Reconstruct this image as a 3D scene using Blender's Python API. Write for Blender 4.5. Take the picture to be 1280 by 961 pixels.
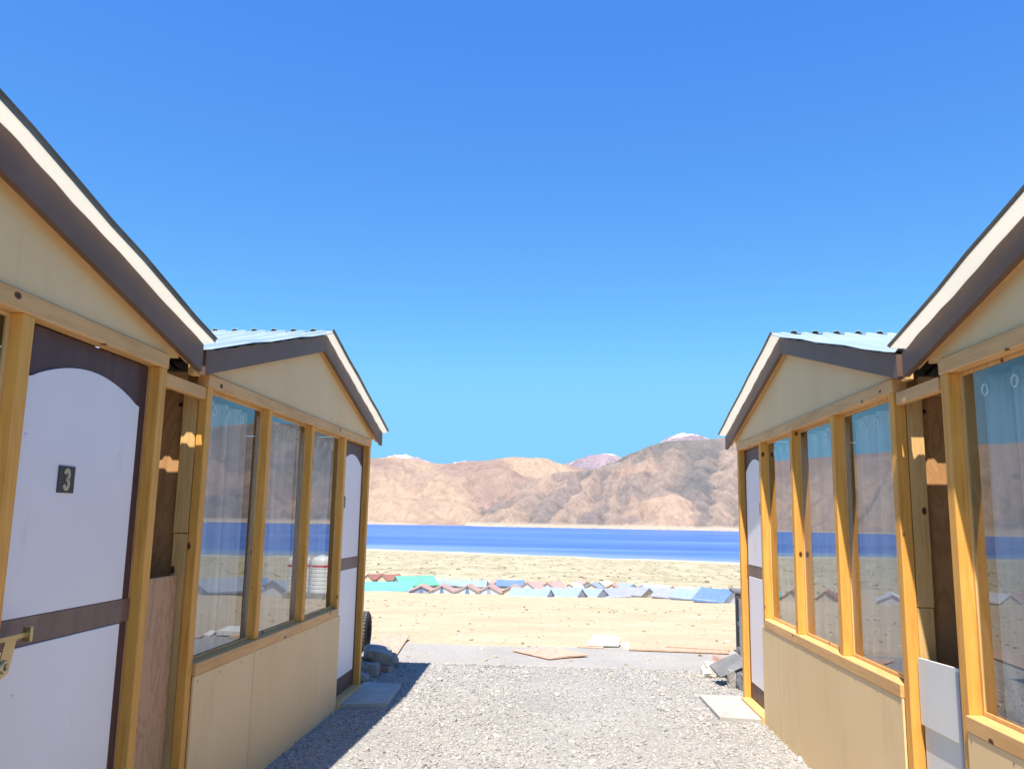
import bpy, bmesh, math, random
import numpy as np
from mathutils import Vector, Matrix, noise as mnoise

# ------------------------------------------------------------------ clear
for o in list(bpy.data.objects):
    bpy.data.objects.remove(o)
scene = bpy.context.scene
COL = scene.collection
random.seed(7)
rng = np.random.default_rng(7)

# ------------------------------------------------------------------ camera
cam_d = bpy.data.cameras.new('camera')
cam = bpy.data.objects.new('camera', cam_d)
COL.objects.link(cam)
RT = Vector((0.99811407, 0.05882096, 0.01756146))
UP = Vector((-0.00791033, -0.16045233, 0.98701189))
FW = Vector((-0.06087477, 0.98528937, 0.15968444))
cam.matrix_world = Matrix(((RT.x, UP.x, -FW.x, 0.0), (RT.y, UP.y, -FW.y, 0.0), (RT.z, UP.z, -FW.z, 1.5), (0, 0, 0, 1)))
cam_d.sensor_width = 36.0
cam_d.lens = 1034.1 / 1280 * 36.0
cam_d.clip_start = 0.05
cam_d.clip_end = 60000
scene.camera = cam

# ------------------------------------------------------------------ sky, sun, exposure
SKY_RESPONSE = ((0.453, 1.00, 0.899), (0.919, 0.84, 2.272), (2.296, 0.34, 3.493))    # gain, power, ceiling for r, g, b
SUN_DIR = Vector((0.13, 0.50, -1.0)).normalized()        # direction light travels
elev = math.asin(-SUN_DIR.z)
azim = math.atan2(-SUN_DIR.x, -SUN_DIR.y)
world = bpy.data.worlds.new('World')
scene.world = world
world.use_nodes = True
wn = world.node_tree
wn.nodes.clear()
sky = wn.nodes.new('ShaderNodeTexSky')
sky.sky_type = 'NISHITA'
sky.sun_disc = False
sky.sun_elevation = elev
sky.sun_rotation = azim
sky.altitude = 4200
sky.air_density = 1.0
sky.dust_density = 0.3
sky.ozone_density = 2.0
# high-altitude blue: per-channel response of the sky texture
sp_ = wn.nodes.new('ShaderNodeSeparateColor')
cb_ = wn.nodes.new('ShaderNodeCombineColor')
wn.links.new(sky.outputs[0], sp_.inputs[0])
for ci, (gain, gam, cap) in enumerate(SKY_RESPONSE):
    pw = wn.nodes.new('ShaderNodeMath'); pw.operation = 'POWER'; pw.inputs[1].default_value = gam
    ml = wn.nodes.new('ShaderNodeMath'); ml.operation = 'MULTIPLY'; ml.inputs[1].default_value = gain
    mn = wn.nodes.new('ShaderNodeMath'); mn.operation = 'SMOOTH_MIN'; mn.inputs[1].default_value = cap; mn.inputs[2].default_value = 0.25 * cap
    wn.links.new(sp_.outputs[ci], pw.inputs[0]); wn.links.new(pw.outputs[0], ml.inputs[0]); wn.links.new(ml.outputs[0], mn.inputs[0]); wn.links.new(mn.outputs[0], cb_.inputs[ci])
bg = wn.nodes.new('ShaderNodeBackground')
bg.inputs['Strength'].default_value = 0.10
wo = wn.nodes.new('ShaderNodeOutputWorld')
wn.links.new(cb_.outputs[0], bg.inputs['Color'])
wn.links.new(bg.outputs[0], wo.inputs['Surface'])

sun_d = bpy.data.lights.new('sun', 'SUN')
sun_d.energy = 2.95
sun_d.angle = math.radians(0.5)
sun_d.color = (1.0, 0.93, 0.82)
sun = bpy.data.objects.new('sun', sun_d)
sun.rotation_euler = SUN_DIR.to_track_quat('-Z', 'Y').to_euler()
sun.location = (-20, -60, 120)
COL.objects.link(sun)

vs = scene.view_settings
vs.view_transform = 'Standard'
vs.look = 'None'
vs.gamma = 1.0
vs.use_curve_mapping = False
vs.exposure = 1.56
scene.render.engine = 'CYCLES'
scene.cycles.max_bounces = 8
scene.cycles.transparent_max_bounces = 12

# ------------------------------------------------------------------ material helpers
def new_mat(name):
    m = bpy.data.materials.new(name)
    m.use_nodes = True
    nt = m.node_tree
    b = nt.nodes['Principled BSDF']
    return m, nt, b

def ramp(nt, fac, stops):
    r = nt.nodes.new('ShaderNodeValToRGB')
    el = r.color_ramp.elements
    while len(el) < len(stops):
        el.new(0.5)
    for e, (p, c) in zip(el, stops):
        e.position = p
        e.color = (c[0], c[1], c[2], 1)
    nt.links.new(fac, r.inputs[0])
    return r.outputs[0]

def coords(nt, scale=(1, 1, 1), kind='Object', rot=(0, 0, 0)):
    tc = nt.nodes.new('ShaderNodeTexCoord')
    mp = nt.nodes.new('ShaderNodeMapping')
    mp.inputs['Scale'].default_value = scale
    mp.inputs['Rotation'].default_value = rot
    nt.links.new(tc.outputs[kind], mp.inputs['Vector'])
    return mp.outputs[0]

def noise(nt, vec, scale=5, detail=6, rough=0.55, dist=0.0):
    n = nt.nodes.new('ShaderNodeTexNoise')
    n.inputs['Scale'].default_value = scale
    n.inputs['Detail'].default_value = detail
    n.inputs['Roughness'].default_value = rough
    n.inputs['Distortion'].default_value = dist
    nt.links.new(vec, n.inputs['Vector'])
    return n.outputs[0]

def mixc(nt, fac, a, b, mode='MIX'):
    m = nt.nodes.new('ShaderNodeMix')
    m.data_type = 'RGBA'
    m.blend_type = mode
    for s, v in ((0, fac), (6, a), (7, b)):
        if isinstance(v, (int, float)):
            m.inputs[s].default_value = v
        elif isinstance(v, tuple):
            m.inputs[s].default_value = (v[0], v[1], v[2], 1)
        else:
            nt.links.new(v, m.inputs[s])
    return m.outputs[2]

def bump(nt, b, h, strength=0.3, dist=0.01):
    n = nt.nodes.new('ShaderNodeBump')
    n.inputs['Strength'].default_value = strength
    n.inputs['Distance'].default_value = dist
    nt.links.new(h, n.inputs['Height'])
    nt.links.new(n.outputs[0], b.inputs['Normal'])

def m_noisy(name, c1, c2, scale=3, rough=0.7, stretch=(1, 1, 1), bs=0.15, bd=0.004, spec=0.3, detail=6, metal=0.0, lo=0.3, hi=0.7):
    m, nt, b = new_mat(name)
    v = coords(nt, stretch)
    n = noise(nt, v, scale, detail)
    c = ramp(nt, n, [(lo, c1), (hi, c2)])
    nt.links.new(c, b.inputs['Base Color'])
    b.inputs['Roughness'].default_value = rough
    b.inputs['Specular IOR Level'].default_value = spec
    b.inputs['Metallic'].default_value = metal
    if bs:
        bump(nt, b, noise(nt, v, scale * 6, 4), bs, bd)
    return m

def m_wood(name, stretch, base, dark, knots=True):
    """Pine: streaks along the long axis, knots, fine bump."""
    m, nt, b = new_mat(name)
    v = coords(nt, stretch)
    n1 = noise(nt, v, 9, 8, 0.6, 0.6)
    c = ramp(nt, n1, [(0.25, dark), (0.5, base), (0.75, tuple(min(1, x * 1.12) for x in base))])
    v2 = coords(nt, (1.0, 1.0, 1.0))
    n2 = noise(nt, v2, 1.7, 3)
    tint = ramp(nt, n2, [(0.3, (0.86, 0.84, 0.80)), (0.7, (1.05, 1.04, 1.02))])
    c = mixc(nt, 1.0, c, tint, 'MULTIPLY')
    if knots:
        sk = tuple(0.62 if s < 1.5 else 1.0 for s in stretch)
        vk = coords(nt, tuple(4.2 * s for s in sk))
        vo = nt.nodes.new('ShaderNodeTexVoronoi')
        vo.inputs['Scale'].default_value = 2.1
        nt.links.new(vk, vo.inputs['Vector'])
        k = ramp(nt, vo.outputs['Distance'], [(0.085, (1, 1, 1)), (0.125, (0, 0, 0))])
        c = mixc(nt, k, c, (0.10, 0.035, 0.014))
    nt.links.new(c, b.inputs['Base Color'])
    b.inputs['Roughness'].default_value = 0.6
    b.inputs['Specular IOR Level'].default_value = 0.25
    bump(nt, b, n1, 0.25, 0.004)
    return m

PINE = (0.78, 0.39, 0.085); PINE_D = (0.63, 0.275, 0.05)
M = {}
M['post'] = m_wood('pine_upright', (6, 6, 0.35), PINE, PINE_D)
M['beam'] = m_wood('pine_lengthwise', (6, 0.35, 6), (0.74, 0.43, 0.175), (0.63, 0.33, 0.11))
M['stud'] = m_wood('pine_rough', (6, 6, 0.35), (0.72, 0.46, 0.19), (0.56, 0.32, 0.105))
M['cross'] = m_wood('pine_cross', (0.35, 6, 6), (0.58, 0.38, 0.17), (0.44, 0.26, 0.10))
M['beige'] = m_noisy('beige_board', (0.79, 0.55, 0.275), (0.84, 0.60, 0.315), 1.6, 0.62, (1, 1.4, 0.7), 0.06, 0.003, 0.25)
M['brown'] = m_noisy('brown_paint', (0.14, 0.078, 0.052), (0.17, 0.10, 0.07), 4, 0.5, (1, 1, 1), 0.15, 0.003, 0.3)
M['door_brown'] = m_noisy('door_brown', (0.065, 0.032, 0.030), (0.105, 0.052, 0.045), 5, 0.5, (3, 3, .5), 0.1, 0.002, 0.35)
M['rail_brown'] = m_noisy('rail_brown', (0.15, 0.083, 0.066), (0.22, 0.15, 0.115), 3, 0.5, (.6, 3, .6), 0.08, 0.002, 0.35)
M['door_white'] = m_noisy('door_white', (0.81, 0.755, 0.745), (0.85, 0.80, 0.79), 2.5, 0.42, (1, 1, 1), 0.03, 0.002, 0.4)
def weather(mat, col, lo, hi, amt, scale, stretch):
    nt = mat.node_tree; b = nt.nodes['Principled BSDF']
    old = b.inputs['Base Color'].links[0].from_socket
    n = noise(nt, coords(nt, stretch), scale, 7, 0.65)
    k = ramp(nt, n, [(lo, (0, 0, 0)), (hi, (amt, amt, amt))])
    nt.links.new(mixc(nt, k, old, col), b.inputs['Base Color'])
weather(M['beige'], (0.40, 0.31, 0.19), 0.56, 0.76, 0.20, 3.5, (1, 1.6, 0.4))
weather(M['beige'], (0.33, 0.26, 0.18), 0.69, 0.76, 0.30, 6.0, (1, 1.3, 0.8))
weather(M['door_white'], (0.50, 0.46, 0.43), 0.60, 0.76, 0.55, 3.0, (1, 1.4, 0.6))
weather(M['door_white'], (0.40, 0.36, 0.34), 0.70, 0.74, 0.6, 9.0, (1, 1.0, 1.8))
weather(M['brown'], (0.22, 0.16, 0.13), 0.60, 0.75, 0.5, 7.0, (1, 0.6, 1.5))
weather(M['rail_brown'], (0.34, 0.27, 0.21), 0.52, 0.66, 0.7, 2.2, (1, 1.2, 0.6))
M['floor'] = m_noisy('floor_board', (0.10, 0.07, 0.05), (0.16, 0.11, 0.07), 4)
M['inner'] = m_noisy('inner_lining', (0.30, 0.25, 0.2), (0.36, 0.3, 0.24), 3)
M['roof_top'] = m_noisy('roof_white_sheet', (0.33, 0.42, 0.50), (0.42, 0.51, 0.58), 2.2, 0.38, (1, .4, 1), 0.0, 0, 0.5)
M['roof_under'] = m_noisy('roof_cream_underside', (0.80, 0.76, 0.64), (0.86, 0.83, 0.73), 3, 0.5, (1, 1, 1), 0.0)
for mm_ in ('roof_under',):
    nt_ = M[mm_].node_tree
    pb = nt_.nodes['Principled BSDF']; ou = nt_.nodes['Material Output']
    tl = nt_.nodes.new('ShaderNodeBsdfTranslucent'); tl.inputs[0].default_value = (0.95, 0.92, 0.84, 1)
    mx_ = nt_.nodes.new('ShaderNodeMixShader'); mx_.inputs[0].default_value = 0.60
    nt_.links.new(pb.outputs[0], mx_.inputs[1]); nt_.links.new(tl.outputs[0], mx_.inputs[2]); nt_.links.new(mx_.outputs[0], ou.inputs['Surface'])
M['roof_edge_rib_shade'] = m_noisy('roof_edge_rib_shade_grey', (0.12, 0.125, 0.12), (0.2, 0.2, 0.19), 6, 0.45, (1, 1, 1), 0.0, metal=0.3)  # turned-up edge, and the painted shade under the far sheet's ribs
M['joint'] = m_noisy('board_joint', (0.36, 0.27, 0.15), (0.44, 0.33, 0.19), 5)
M['dark'] = m_noisy('dark_bead', (0.02, 0.02, 0.022), (0.035, 0.035, 0.04), 5)
M['brass'] = m_noisy('brass', (0.42, 0.34, 0.17), (0.54, 0.44, 0.24), 8, 0.36, (1, 1, 1), 0.05, metal=0.85)
M['steel'] = m_noisy('steel', (0.45, 0.45, 0.46), (0.6, 0.6, 0.6), 8, 0.3, metal=0.9)
M['plate'] = m_noisy('plate_black', (0.025, 0.025, 0.028), (0.04, 0.04, 0.044), 9, 0.35)
M['digit'] = m_noisy('digit_gold', (0.42, 0.37, 0.19), (0.52, 0.46, 0.25), 9, 0.4)
M['cream'] = m_noisy('canvas_cream', (0.52, 0.46, 0.35), (0.60, 0.53, 0.41), 2)
M['white'] = m_noisy('canvas_white', (0.55, 0.55, 0.58), (0.62, 0.62, 0.65), 2)
M['blue'] = m_noisy('canvas_blue', (0.10, 0.185, 0.34), (0.145, 0.225, 0.38), 1.2)
M['pale_blue'] = m_noisy('canvas_pale_blue', (0.23, 0.305, 0.42), (0.29, 0.36, 0.46), 1.2)
M['lilac'] = m_noisy('canvas_lilac', (0.26, 0.28, 0.40), (0.32, 0.335, 0.44), 1.2)
M['pink'] = m_noisy('canvas_pink', (0.42, 0.275, 0.24), (0.48, 0.325, 0.285), 1.2)
M['maroon'] = m_noisy('canvas_maroon', (0.26, 0.11, 0.09), (0.33, 0.15, 0.12), 1.2)
M['cyan'] = m_noisy('tarp_cyan', (0.11, 0.35, 0.39), (0.15, 0.41, 0.45), 0.6)
M['green'] = m_noisy('tarp_green', (0.11, 0.37, 0.26), (0.15, 0.43, 0.31), 0.6)
M['grey_canvas'] = m_noisy('canvas_grey', (0.24, 0.27, 0.32), (0.33, 0.36, 0.41), 1.2)
M['tank'] = m_noisy('tank_white', (0.72, 0.72, 0.70), (0.8, 0.8, 0.78), 3, 0.4, bs=0)
M['red'] = m_noisy('tank_red', (0.55, 0.05, 0.06), (0.62, 0.08, 0.09), 3, 0.4, bs=0)
M['concrete'] = m_noisy('concrete', (0.36, 0.34, 0.31), (0.47, 0.45, 0.41), 7, 0.9, (1, 1, 1), 0.4, 0.006, 0.2)
M['rock_grey'] = m_noisy('rock_grey', (0.22, 0.215, 0.20), (0.40, 0.38, 0.345), 7, 0.9, (1, 1, 1), 0.6, 0.02, 0.2)
M['rock_white'] = m_noisy('rock_white', (0.50, 0.46, 0.40), (0.68, 0.64, 0.57), 6, 0.9, (1, 1, 1), 0.5, 0.02, 0.2)
M['rock_pink'] = m_noisy('rock_pink', (0.36, 0.24, 0.20), (0.48, 0.34, 0.29), 6, 0.9, (1, 1, 1), 0.5, 0.02, 0.2)
M['slate'] = m_noisy('slate', (0.12, 0.125, 0.13), (0.20, 0.20, 0.21), 6, 0.75, (1, 1, 1), 0.4, 0.008, 0.3)
M['tyre'] = m_noisy('tyre_rubber', (0.018, 0.018, 0.019), (0.035, 0.034, 0.034), 12, 0.8, (1, 1, 1), 0.2, 0.003, 0.25)
M['tread'] = m_noisy('tyre_tread', (0.10, 0.10, 0.10), (0.15, 0.15, 0.15), 12, 0.8, (1, 1, 1), 0.2, 0.003, 0.2)
M['rack'] = m_noisy('rack_grey', (0.17, 0.165, 0.16), (0.25, 0.245, 0.235), 9, 0.7, (1, 1, 1), 0.2, 0.003, 0.3)
M['white_board'] = m_noisy('white_board', (0.70, 0.68, 0.62), (0.77, 0.75, 0.69), 3, 0.6, (1, 1, 1), 0.05, 0.002, 0.3)
M['grey_board'] = m_noisy('grey_board', (0.36, 0.37, 0.40), (0.42, 0.43, 0.46), 3, 0.6)

def m_ply(name, c1, c2, axis):
    m, nt, b = new_mat(name)
    v = coords(nt, axis)
    w = nt.nodes.new('ShaderNodeTexNoise')
    w.inputs['Scale'].default_value = 1.4
    w.inputs['Detail'].default_value = 3
    w.inputs['Distortion'].default_value = 1.2
    nt.links.new(v, w.inputs['Vector'])
    mm = nt.nodes.new('ShaderNodeMath'); mm.operation = 'MULTIPLY'; mm.inputs[1].default_value = 14
    nt.links.new(w.outputs[0], mm.inputs[0])
    fr = nt.nodes.new('ShaderNodeMath'); fr.operation = 'PINGPONG'; fr.inputs[1].default_value = 1.0
    nt.links.new(mm.outputs[0], fr.inputs[0])
    c = ramp(nt, fr.outputs[0], [(0.0, c1), (0.6, c2), (1.0, c2)])
    fine = noise(nt, coords(nt, tuple(a * 8 for a in axis)), 6, 6)
    t = ramp(nt, fine, [(0.3, (0.85, 0.83, 0.82)), (0.7, (1.06, 1.05, 1.04))])
    c = mixc(nt, 1.0, c, t, 'MULTIPLY')
    nt.links.new(c, b.inputs['Base Color'])
    b.inputs['Roughness'].default_value = 0.65
    b.inputs['Specular IOR Level'].default_value = 0.25
    bump(nt, b, fine, 0.1, 0.002)
    return m
M['ply'] = m_ply('plywood_red', (0.47, 0.265, 0.14), (0.57, 0.345, 0.195), (4, 4, 1.4))
M['ply_side'] = m_ply('plywood_brown', (0.46, 0.245, 0.10), (0.55, 0.31, 0.14), (4, 4, 1.2))
M['ply_ground'] = m_ply('plywood_sunned', (0.50, 0.32, 0.22), (0.60, 0.40, 0.29), (3, 1, 3))

def m_glass():  # thin pane: see-through, stronger mirror at grazing angles
    m = bpy.data.materials.new('window_glass')
    m.use_nodes = True
    nt = m.node_tree
    nt.nodes.clear()
    out = nt.nodes.new('ShaderNodeOutputMaterial')
    tr = nt.nodes.new('ShaderNodeBsdfTransparent'); tr.inputs[0].default_value = (0.90, 0.93, 0.93, 1)
    gl = nt.nodes.new('ShaderNodeBsdfGlossy'); gl.inputs['Roughness'].default_value = 0.0
    gl.inputs['Color'].default_value = (1, 1, 1, 1)
    fr = nt.nodes.new('ShaderNodeFresnel'); fr.inputs[0].default_value = 1.52
    mu = nt.nodes.new('ShaderNodeMath'); mu.operation = 'MULTIPLY'; mu.inputs[1].default_value = 1.6; mu.use_clamp = True
    nt.links.new(fr.outputs[0], mu.inputs[0])
    ge = nt.nodes.new('ShaderNodeNewGeometry')
    sb = nt.nodes.new('ShaderNodeMath'); sb.operation = 'SUBTRACT'; sb.inputs[0].default_value = 1.0
    nt.links.new(ge.outputs['Backfacing'], sb.inputs[1])
    m2 = nt.nodes.new('ShaderNodeMath'); m2.operation = 'MULTIPLY'
    nt.links.new(mu.outputs[0], m2.inputs[0]); nt.links.new(sb.outputs[0], m2.inputs[1])
    mx = nt.nodes.new('ShaderNodeMixShader')
    nt.links.new(m2.outputs[0], mx.inputs[0]); nt.links.new(tr.outputs[0], mx.inputs[1]); nt.links.new(gl.outputs[0], mx.inputs[2])
    # slight waviness of cheap sheet glass
    v = coords(nt, (1, 1, 1))
    n = noise(nt, v, 1.6, 1)
    bn = nt.nodes.new('ShaderNodeBump'); bn.inputs['Strength'].default_value = 0.012; bn.inputs['Distance'].default_value = 0.02
    nt.links.new(n, bn.inputs['Height']); nt.links.new(bn.outputs[0], gl.inputs['Normal'])
    nt.links.new(mx.outputs[0], out.inputs['Surface'])
    return m
M['glass'] = m_glass()

def m_curtain():
    m, nt, b = new_mat('curtain_cloth')
    v = coords(nt, (1, 1, 1))
    n = noise(nt, coords(nt, (1, 1, 0.04)), 16, 4)
    c = ramp(nt, n, [(0.34, (0.60, 0.60, 0.62)), (0.62, (0.90, 0.90, 0.90))])
    nt.links.new(c, b.inputs['Base Color'])
    b.inputs['Roughness'].default_value = 0.9
    b.inputs['Specular IOR Level'].default_value = 0.1
    return m
M['curtain'] = m_curtain()

# ------------------------------------------------------------------ object helpers
def tag(o, label, cat, group=None):
    o['label'] = label
    o['category'] = cat
    if group:
        o['group'] = group
    return o

def empty(name, loc=(0, 0, 0), rz=0.0, label=None, cat=None, group=None):
    o = bpy.data.objects.new(name, None)
    o.location = loc
    o.rotation_euler = (0, 0, rz)
    o.empty_display_size = 0.2
    COL.objects.link(o)
    if label:
        tag(o, label, cat, group)
    return o

def finish(name, bm, mats, parent=None, smooth=False, bevel=0.0):
    if bevel:
        bmesh.ops.bevel(bm, geom=bm.edges[:], offset=bevel, segments=1, affect='EDGES', profile=0.5)
    bmesh.ops.recalc_face_normals(bm, faces=bm.faces[:])
    me = bpy.data.meshes.new(name)
    bm.to_mesh(me)
    bm.free()
    if smooth:
        for p in me.polygons:
            p.use_smooth = True
    o = bpy.data.objects.new(name, me)
    COL.objects.link(o)
    if not isinstance(mats, (list, tuple)):
        mats = [mats]
    for m in mats:
        me.materials.append(m)
    if parent:
        o.parent = parent
    return o

def add_box(bm, x0, x1, y0, y1, z0, z1, mi=0):
    if x0 > x1: x0, x1 = x1, x0
    if y0 > y1: y0, y1 = y1, y0
    vs_ = [bm.verts.new(p) for p in ((x0, y0, z0), (x1, y0, z0), (x1, y1, z0), (x0, y1, z0), (x0, y0, z1), (x1, y0, z1), (x1, y1, z1), (x0, y1, z1))]
    for f in ((0, 3, 2, 1), (4, 5, 6, 7), (0, 1, 5, 4), (1, 2, 6, 5), (2, 3, 7, 6), (3, 0, 4, 7)):
        fc = bm.faces.new([vs_[i] for i in f]); fc.material_index = mi
    return vs_

def add_prism(bm, pts, a, b, axis='x', mi=0):
    """polygon pts (2-D) extruded from a to b along axis"""
    def P(p, t):
        return {'x': (t, p[0], p[1]), 'y': (p[0], t, p[1]), 'z': (p[0], p[1], t)}[axis]
    A = [bm.verts.new(P(p, a)) for p in pts]
    B = [bm.verts.new(P(p, b)) for p in pts]
    n = len(pts)
    for f in (bm.faces.new(A), bm.faces.new(B[::-1])):
        f.material_index = mi
    for i in range(n):
        f = bm.faces.new((A[i], B[i], B[(i + 1) % n], A[(i + 1) % n])); f.material_index = mi

def add_torus(bm, c, R, r, axis='x', n=16, k=6, mi=0):
    vv = []
    for i in range(n):
        a = 2 * math.pi * i / n
        row = []
        for j in range(k):
            t = 2 * math.pi * j / k
            rr = R + r * math.cos(t); h = r * math.sin(t)
            p = {'x': (h, rr * math.cos(a), rr * math.sin(a)), 'z': (rr * math.cos(a), rr * math.sin(a), h)}[axis]
            row.append(bm.verts.new((c[0] + p[0], c[1] + p[1], c[2] + p[2])))
        vv.append(row)
    for i in range(n):
        for j in range(k):
            f = bm.faces.new((vv[i][j], vv[(i + 1) % n][j], vv[(i + 1) % n][(j + 1) % k], vv[i][(j + 1) % k])); f.material_index = mi

def add_lathe(bm, prof, c=(0, 0, 0), n=32, mi=None):
    rows = []
    for r, z in prof:
        rows.append([bm.verts.new((c[0] + r * math.cos(2 * math.pi * i / n), c[1] + r * math.sin(2 * math.pi * i / n), c[2] + z)) for i in range(n)])
    for k in range(len(rows) - 1):
        for i in range(n):
            f = bm.faces.new((rows[k][i], rows[k][(i + 1) % n], rows[k + 1][(i + 1) % n], rows[k + 1][i]))
            if mi: f.material_index = mi[k]
    bm.faces.new(rows[0][::-1]); bm.faces.new(rows[-1])

def grid_object(name, V, nr, nc, mats, smooth=True, attr=None, kind='structure'):
    """V: (nr*nc,3) numpy; quads"""
    idx = np.arange(nr * nc).reshape(nr, nc)
    q = np.stack([idx[:-1, :-1], idx[:-1, 1:], idx[1:, 1:], idx[1:, :-1]], -1).reshape(-1, 4)
    o = np_object(name, V, q, mats, smooth, attr)
    if kind:
        o['kind'] = kind
    return o

def np_object(name, V, F, mats, smooth=True, attr=None):
    me = bpy.data.meshes.new(name)
    k = F.shape[1]
    me.vertices.add(len(V)); me.vertices.foreach_set('co', V.astype(np.float32).ravel())
    me.loops.add(F.size); me.loops.foreach_set('vertex_index', F.astype(np.int32).ravel())
    me.polygons.add(len(F))
    me.polygons.foreach_set('loop_start', np.arange(0, F.size, k, dtype=np.int32))
    me.polygons.foreach_set('use_smooth', np.full(len(F), smooth))
    me.update(calc_edges=True)
    me.validate()
    if attr is not None:
        for an, av in attr.items():
            a = me.attributes.new(an, 'FLOAT', 'POINT')
            a.data.foreach_set('value', av.astype(np.float32).ravel())
    o = bpy.data.objects.new(name, me)
    COL.objects.link(o)
    me.materials.append(mats)
    return o

# ------------------------------------------------------------------ numpy value noise
_perm = rng.permutation(4096)
_val = rng.random(4096)
def vnoise(x, y, seed=0):
    xi = np.floor(x).astype(int); yi = np.floor(y).astype(int)
    xf = x - xi; yf = y - yi
    u = xf * xf * xf * (xf * (xf * 6 - 15) + 10); v = yf * yf * yf * (yf * (yf * 6 - 15) + 10)
    def h(a, b): return _val[_perm[(_perm[(a + seed * 131) & 4095] + b) & 4095]]
    return (h(xi, yi) * (1 - u) + h(xi + 1, yi) * u) * (1 - v) + (h(xi, yi + 1) * (1 - u) + h(xi + 1, yi + 1) * u) * v
def fbm(x, y, o=5, seed=0, g=0.5):
    s = 0; a = 1; t = 0
    for i in range(o):
        s = s + a * vnoise(x, y, seed + i); t += a; a *= g; x = x * 2.03 + 7.1; y = y * 2.03 + 3.7
    return s / t
def ridged(x, y, o=5, seed=0, g=0.5):
    s = 0; a = 1; t = 0
    for i in range(o):
        n = 1 - np.abs(2 * vnoise(x, y, seed + i) - 1); s = s + a * n * n; t += a; a *= g; x = x * 2.05 + 5.3; y = y * 2.05 + 9.1
    return s / t

# ------------------------------------------------------------------ terrain
PY = np.array([-200, 10.3, 13, 30, 60, 110, 140, 170, 200, 300, 500, 700, 740, 900], float)
PZ = np.array([0, 0, -0.20, -1.62, -4.45, -8.75, -10.9, -12.5, -13.8, -17.7, -24.0, -29.2, -30.15, -36.0], float)
_fy = np.linspace(-200, 900, 4401)
_fz = np.interp(_fy, PY, PZ)
_k = np.hanning(31); _k /= _k.sum()
_fz2 = np.convolve(np.pad(_fz, 15, mode='edge'), _k, mode='valid')
_w = np.clip((_fy - 10.3) / 8, 0, 1)
_fz = _fz * (1 - _w) + _fz2 * _w
def terrain(x, y):
    x = np.asarray(x, float); y = np.asarray(y, float)
    d = y + 0.39 * np.clip(x, -300, 300) * np.clip((y - 200) / 300, 0, 1)
    z = np.interp(d, _fy, _fz)
    far = np.clip((y - 10.6) / 25, 0, 1)
    z = z + far * (fbm(x / 3.0, y / 3.0, 4, 11) - 0.5) * 0.22
    z = z + np.clip((y - 60) / 200, 0, 1) * (fbm(x / 40.0, y / 40.0, 4, 21) - 0.5) * 1.0
    return z

def m_ground():
    m, nt, b = new_mat('sandy_ground')
    v = coords(nt, (1, 1, 1))
    big = noise(nt, v, 0.045, 6, 0.6)
    mid = noise(nt, v, 0.6, 8, 0.65)
    fine = noise(nt, v, 14, 6, 0.7)
    c = ramp(nt, mid, [(0.28, (0.43, 0.34, 0.22)), (0.5, (0.50, 0.40, 0.265)), (0.72, (0.56, 0.46, 0.32))])
    c = mixc(nt, 1.0, c, ramp(nt, fine, [(0.3, (0.82, 0.80, 0.78)), (0.6, (1.04, 1.04, 1.04))]), 'MULTIPLY')
    # stonier, greener plain beyond the tents
    sep = nt.nodes.new('ShaderNodeSeparateXYZ')
    nt.links.new(v, sep.inputs[0])
    mr = nt.nodes.new('ShaderNodeMapRange')
    mr.inputs[1].default_value = 140; mr.inputs[2].default_value = 260
    nt.links.new(sep.outputs[1], mr.inputs[0])
    v3 = coords(nt, (0.6, 0.16, 1))
    tuft = noise(nt, v3, 0.22, 7, 0.7)
    g = ramp(nt, tuft, [(0.36, (0.27, 0.235, 0.14)), (0.47, (0.39, 0.345, 0.225)), (0.62, (0.47, 0.42, 0.295))])
    c = mixc(nt, mr.outputs[0], c, g)
    # wet / pale strand
    mr2 = nt.nodes.new('ShaderNodeMapRange')
    mr2.inputs[1].default_value = -28.2; mr2.inputs[2].default_value = -29.6
    nt.links.new(sep.outputs[2], mr2.inputs[0])
    c = mixc(nt, mr2.outputs[0], c, (0.50, 0.46, 0.37))
    nt.links.new(c, b.inputs['Base Color'])
    b.inputs['Roughness'].default_value = 0.95
    b.inputs['Specular IOR Level'].default_value = 0.1
    bump(nt, b, noise(nt, v, 3.0, 9, 0.72), 0.55, 0.05)
    return m

ys = np.concatenate([np.linspace(-60, 9, 70), np.linspace(9.2, 30, 105), np.geomspace(30.3, 860, 190)])
ss = np.linspace(-1, 1, 321); ss = np.sign(ss) * np.abs(ss) ** 1.35
Y = np.repeat(ys, len(ss)); S = np.tile(ss, len(ys))
X = S * (60 + np.maximum(Y, 0) * 2.6)
grid_object('ground', np.stack([X, Y, terrain(X, Y)], 1), len(ys), len(ss), m_ground())

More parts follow.
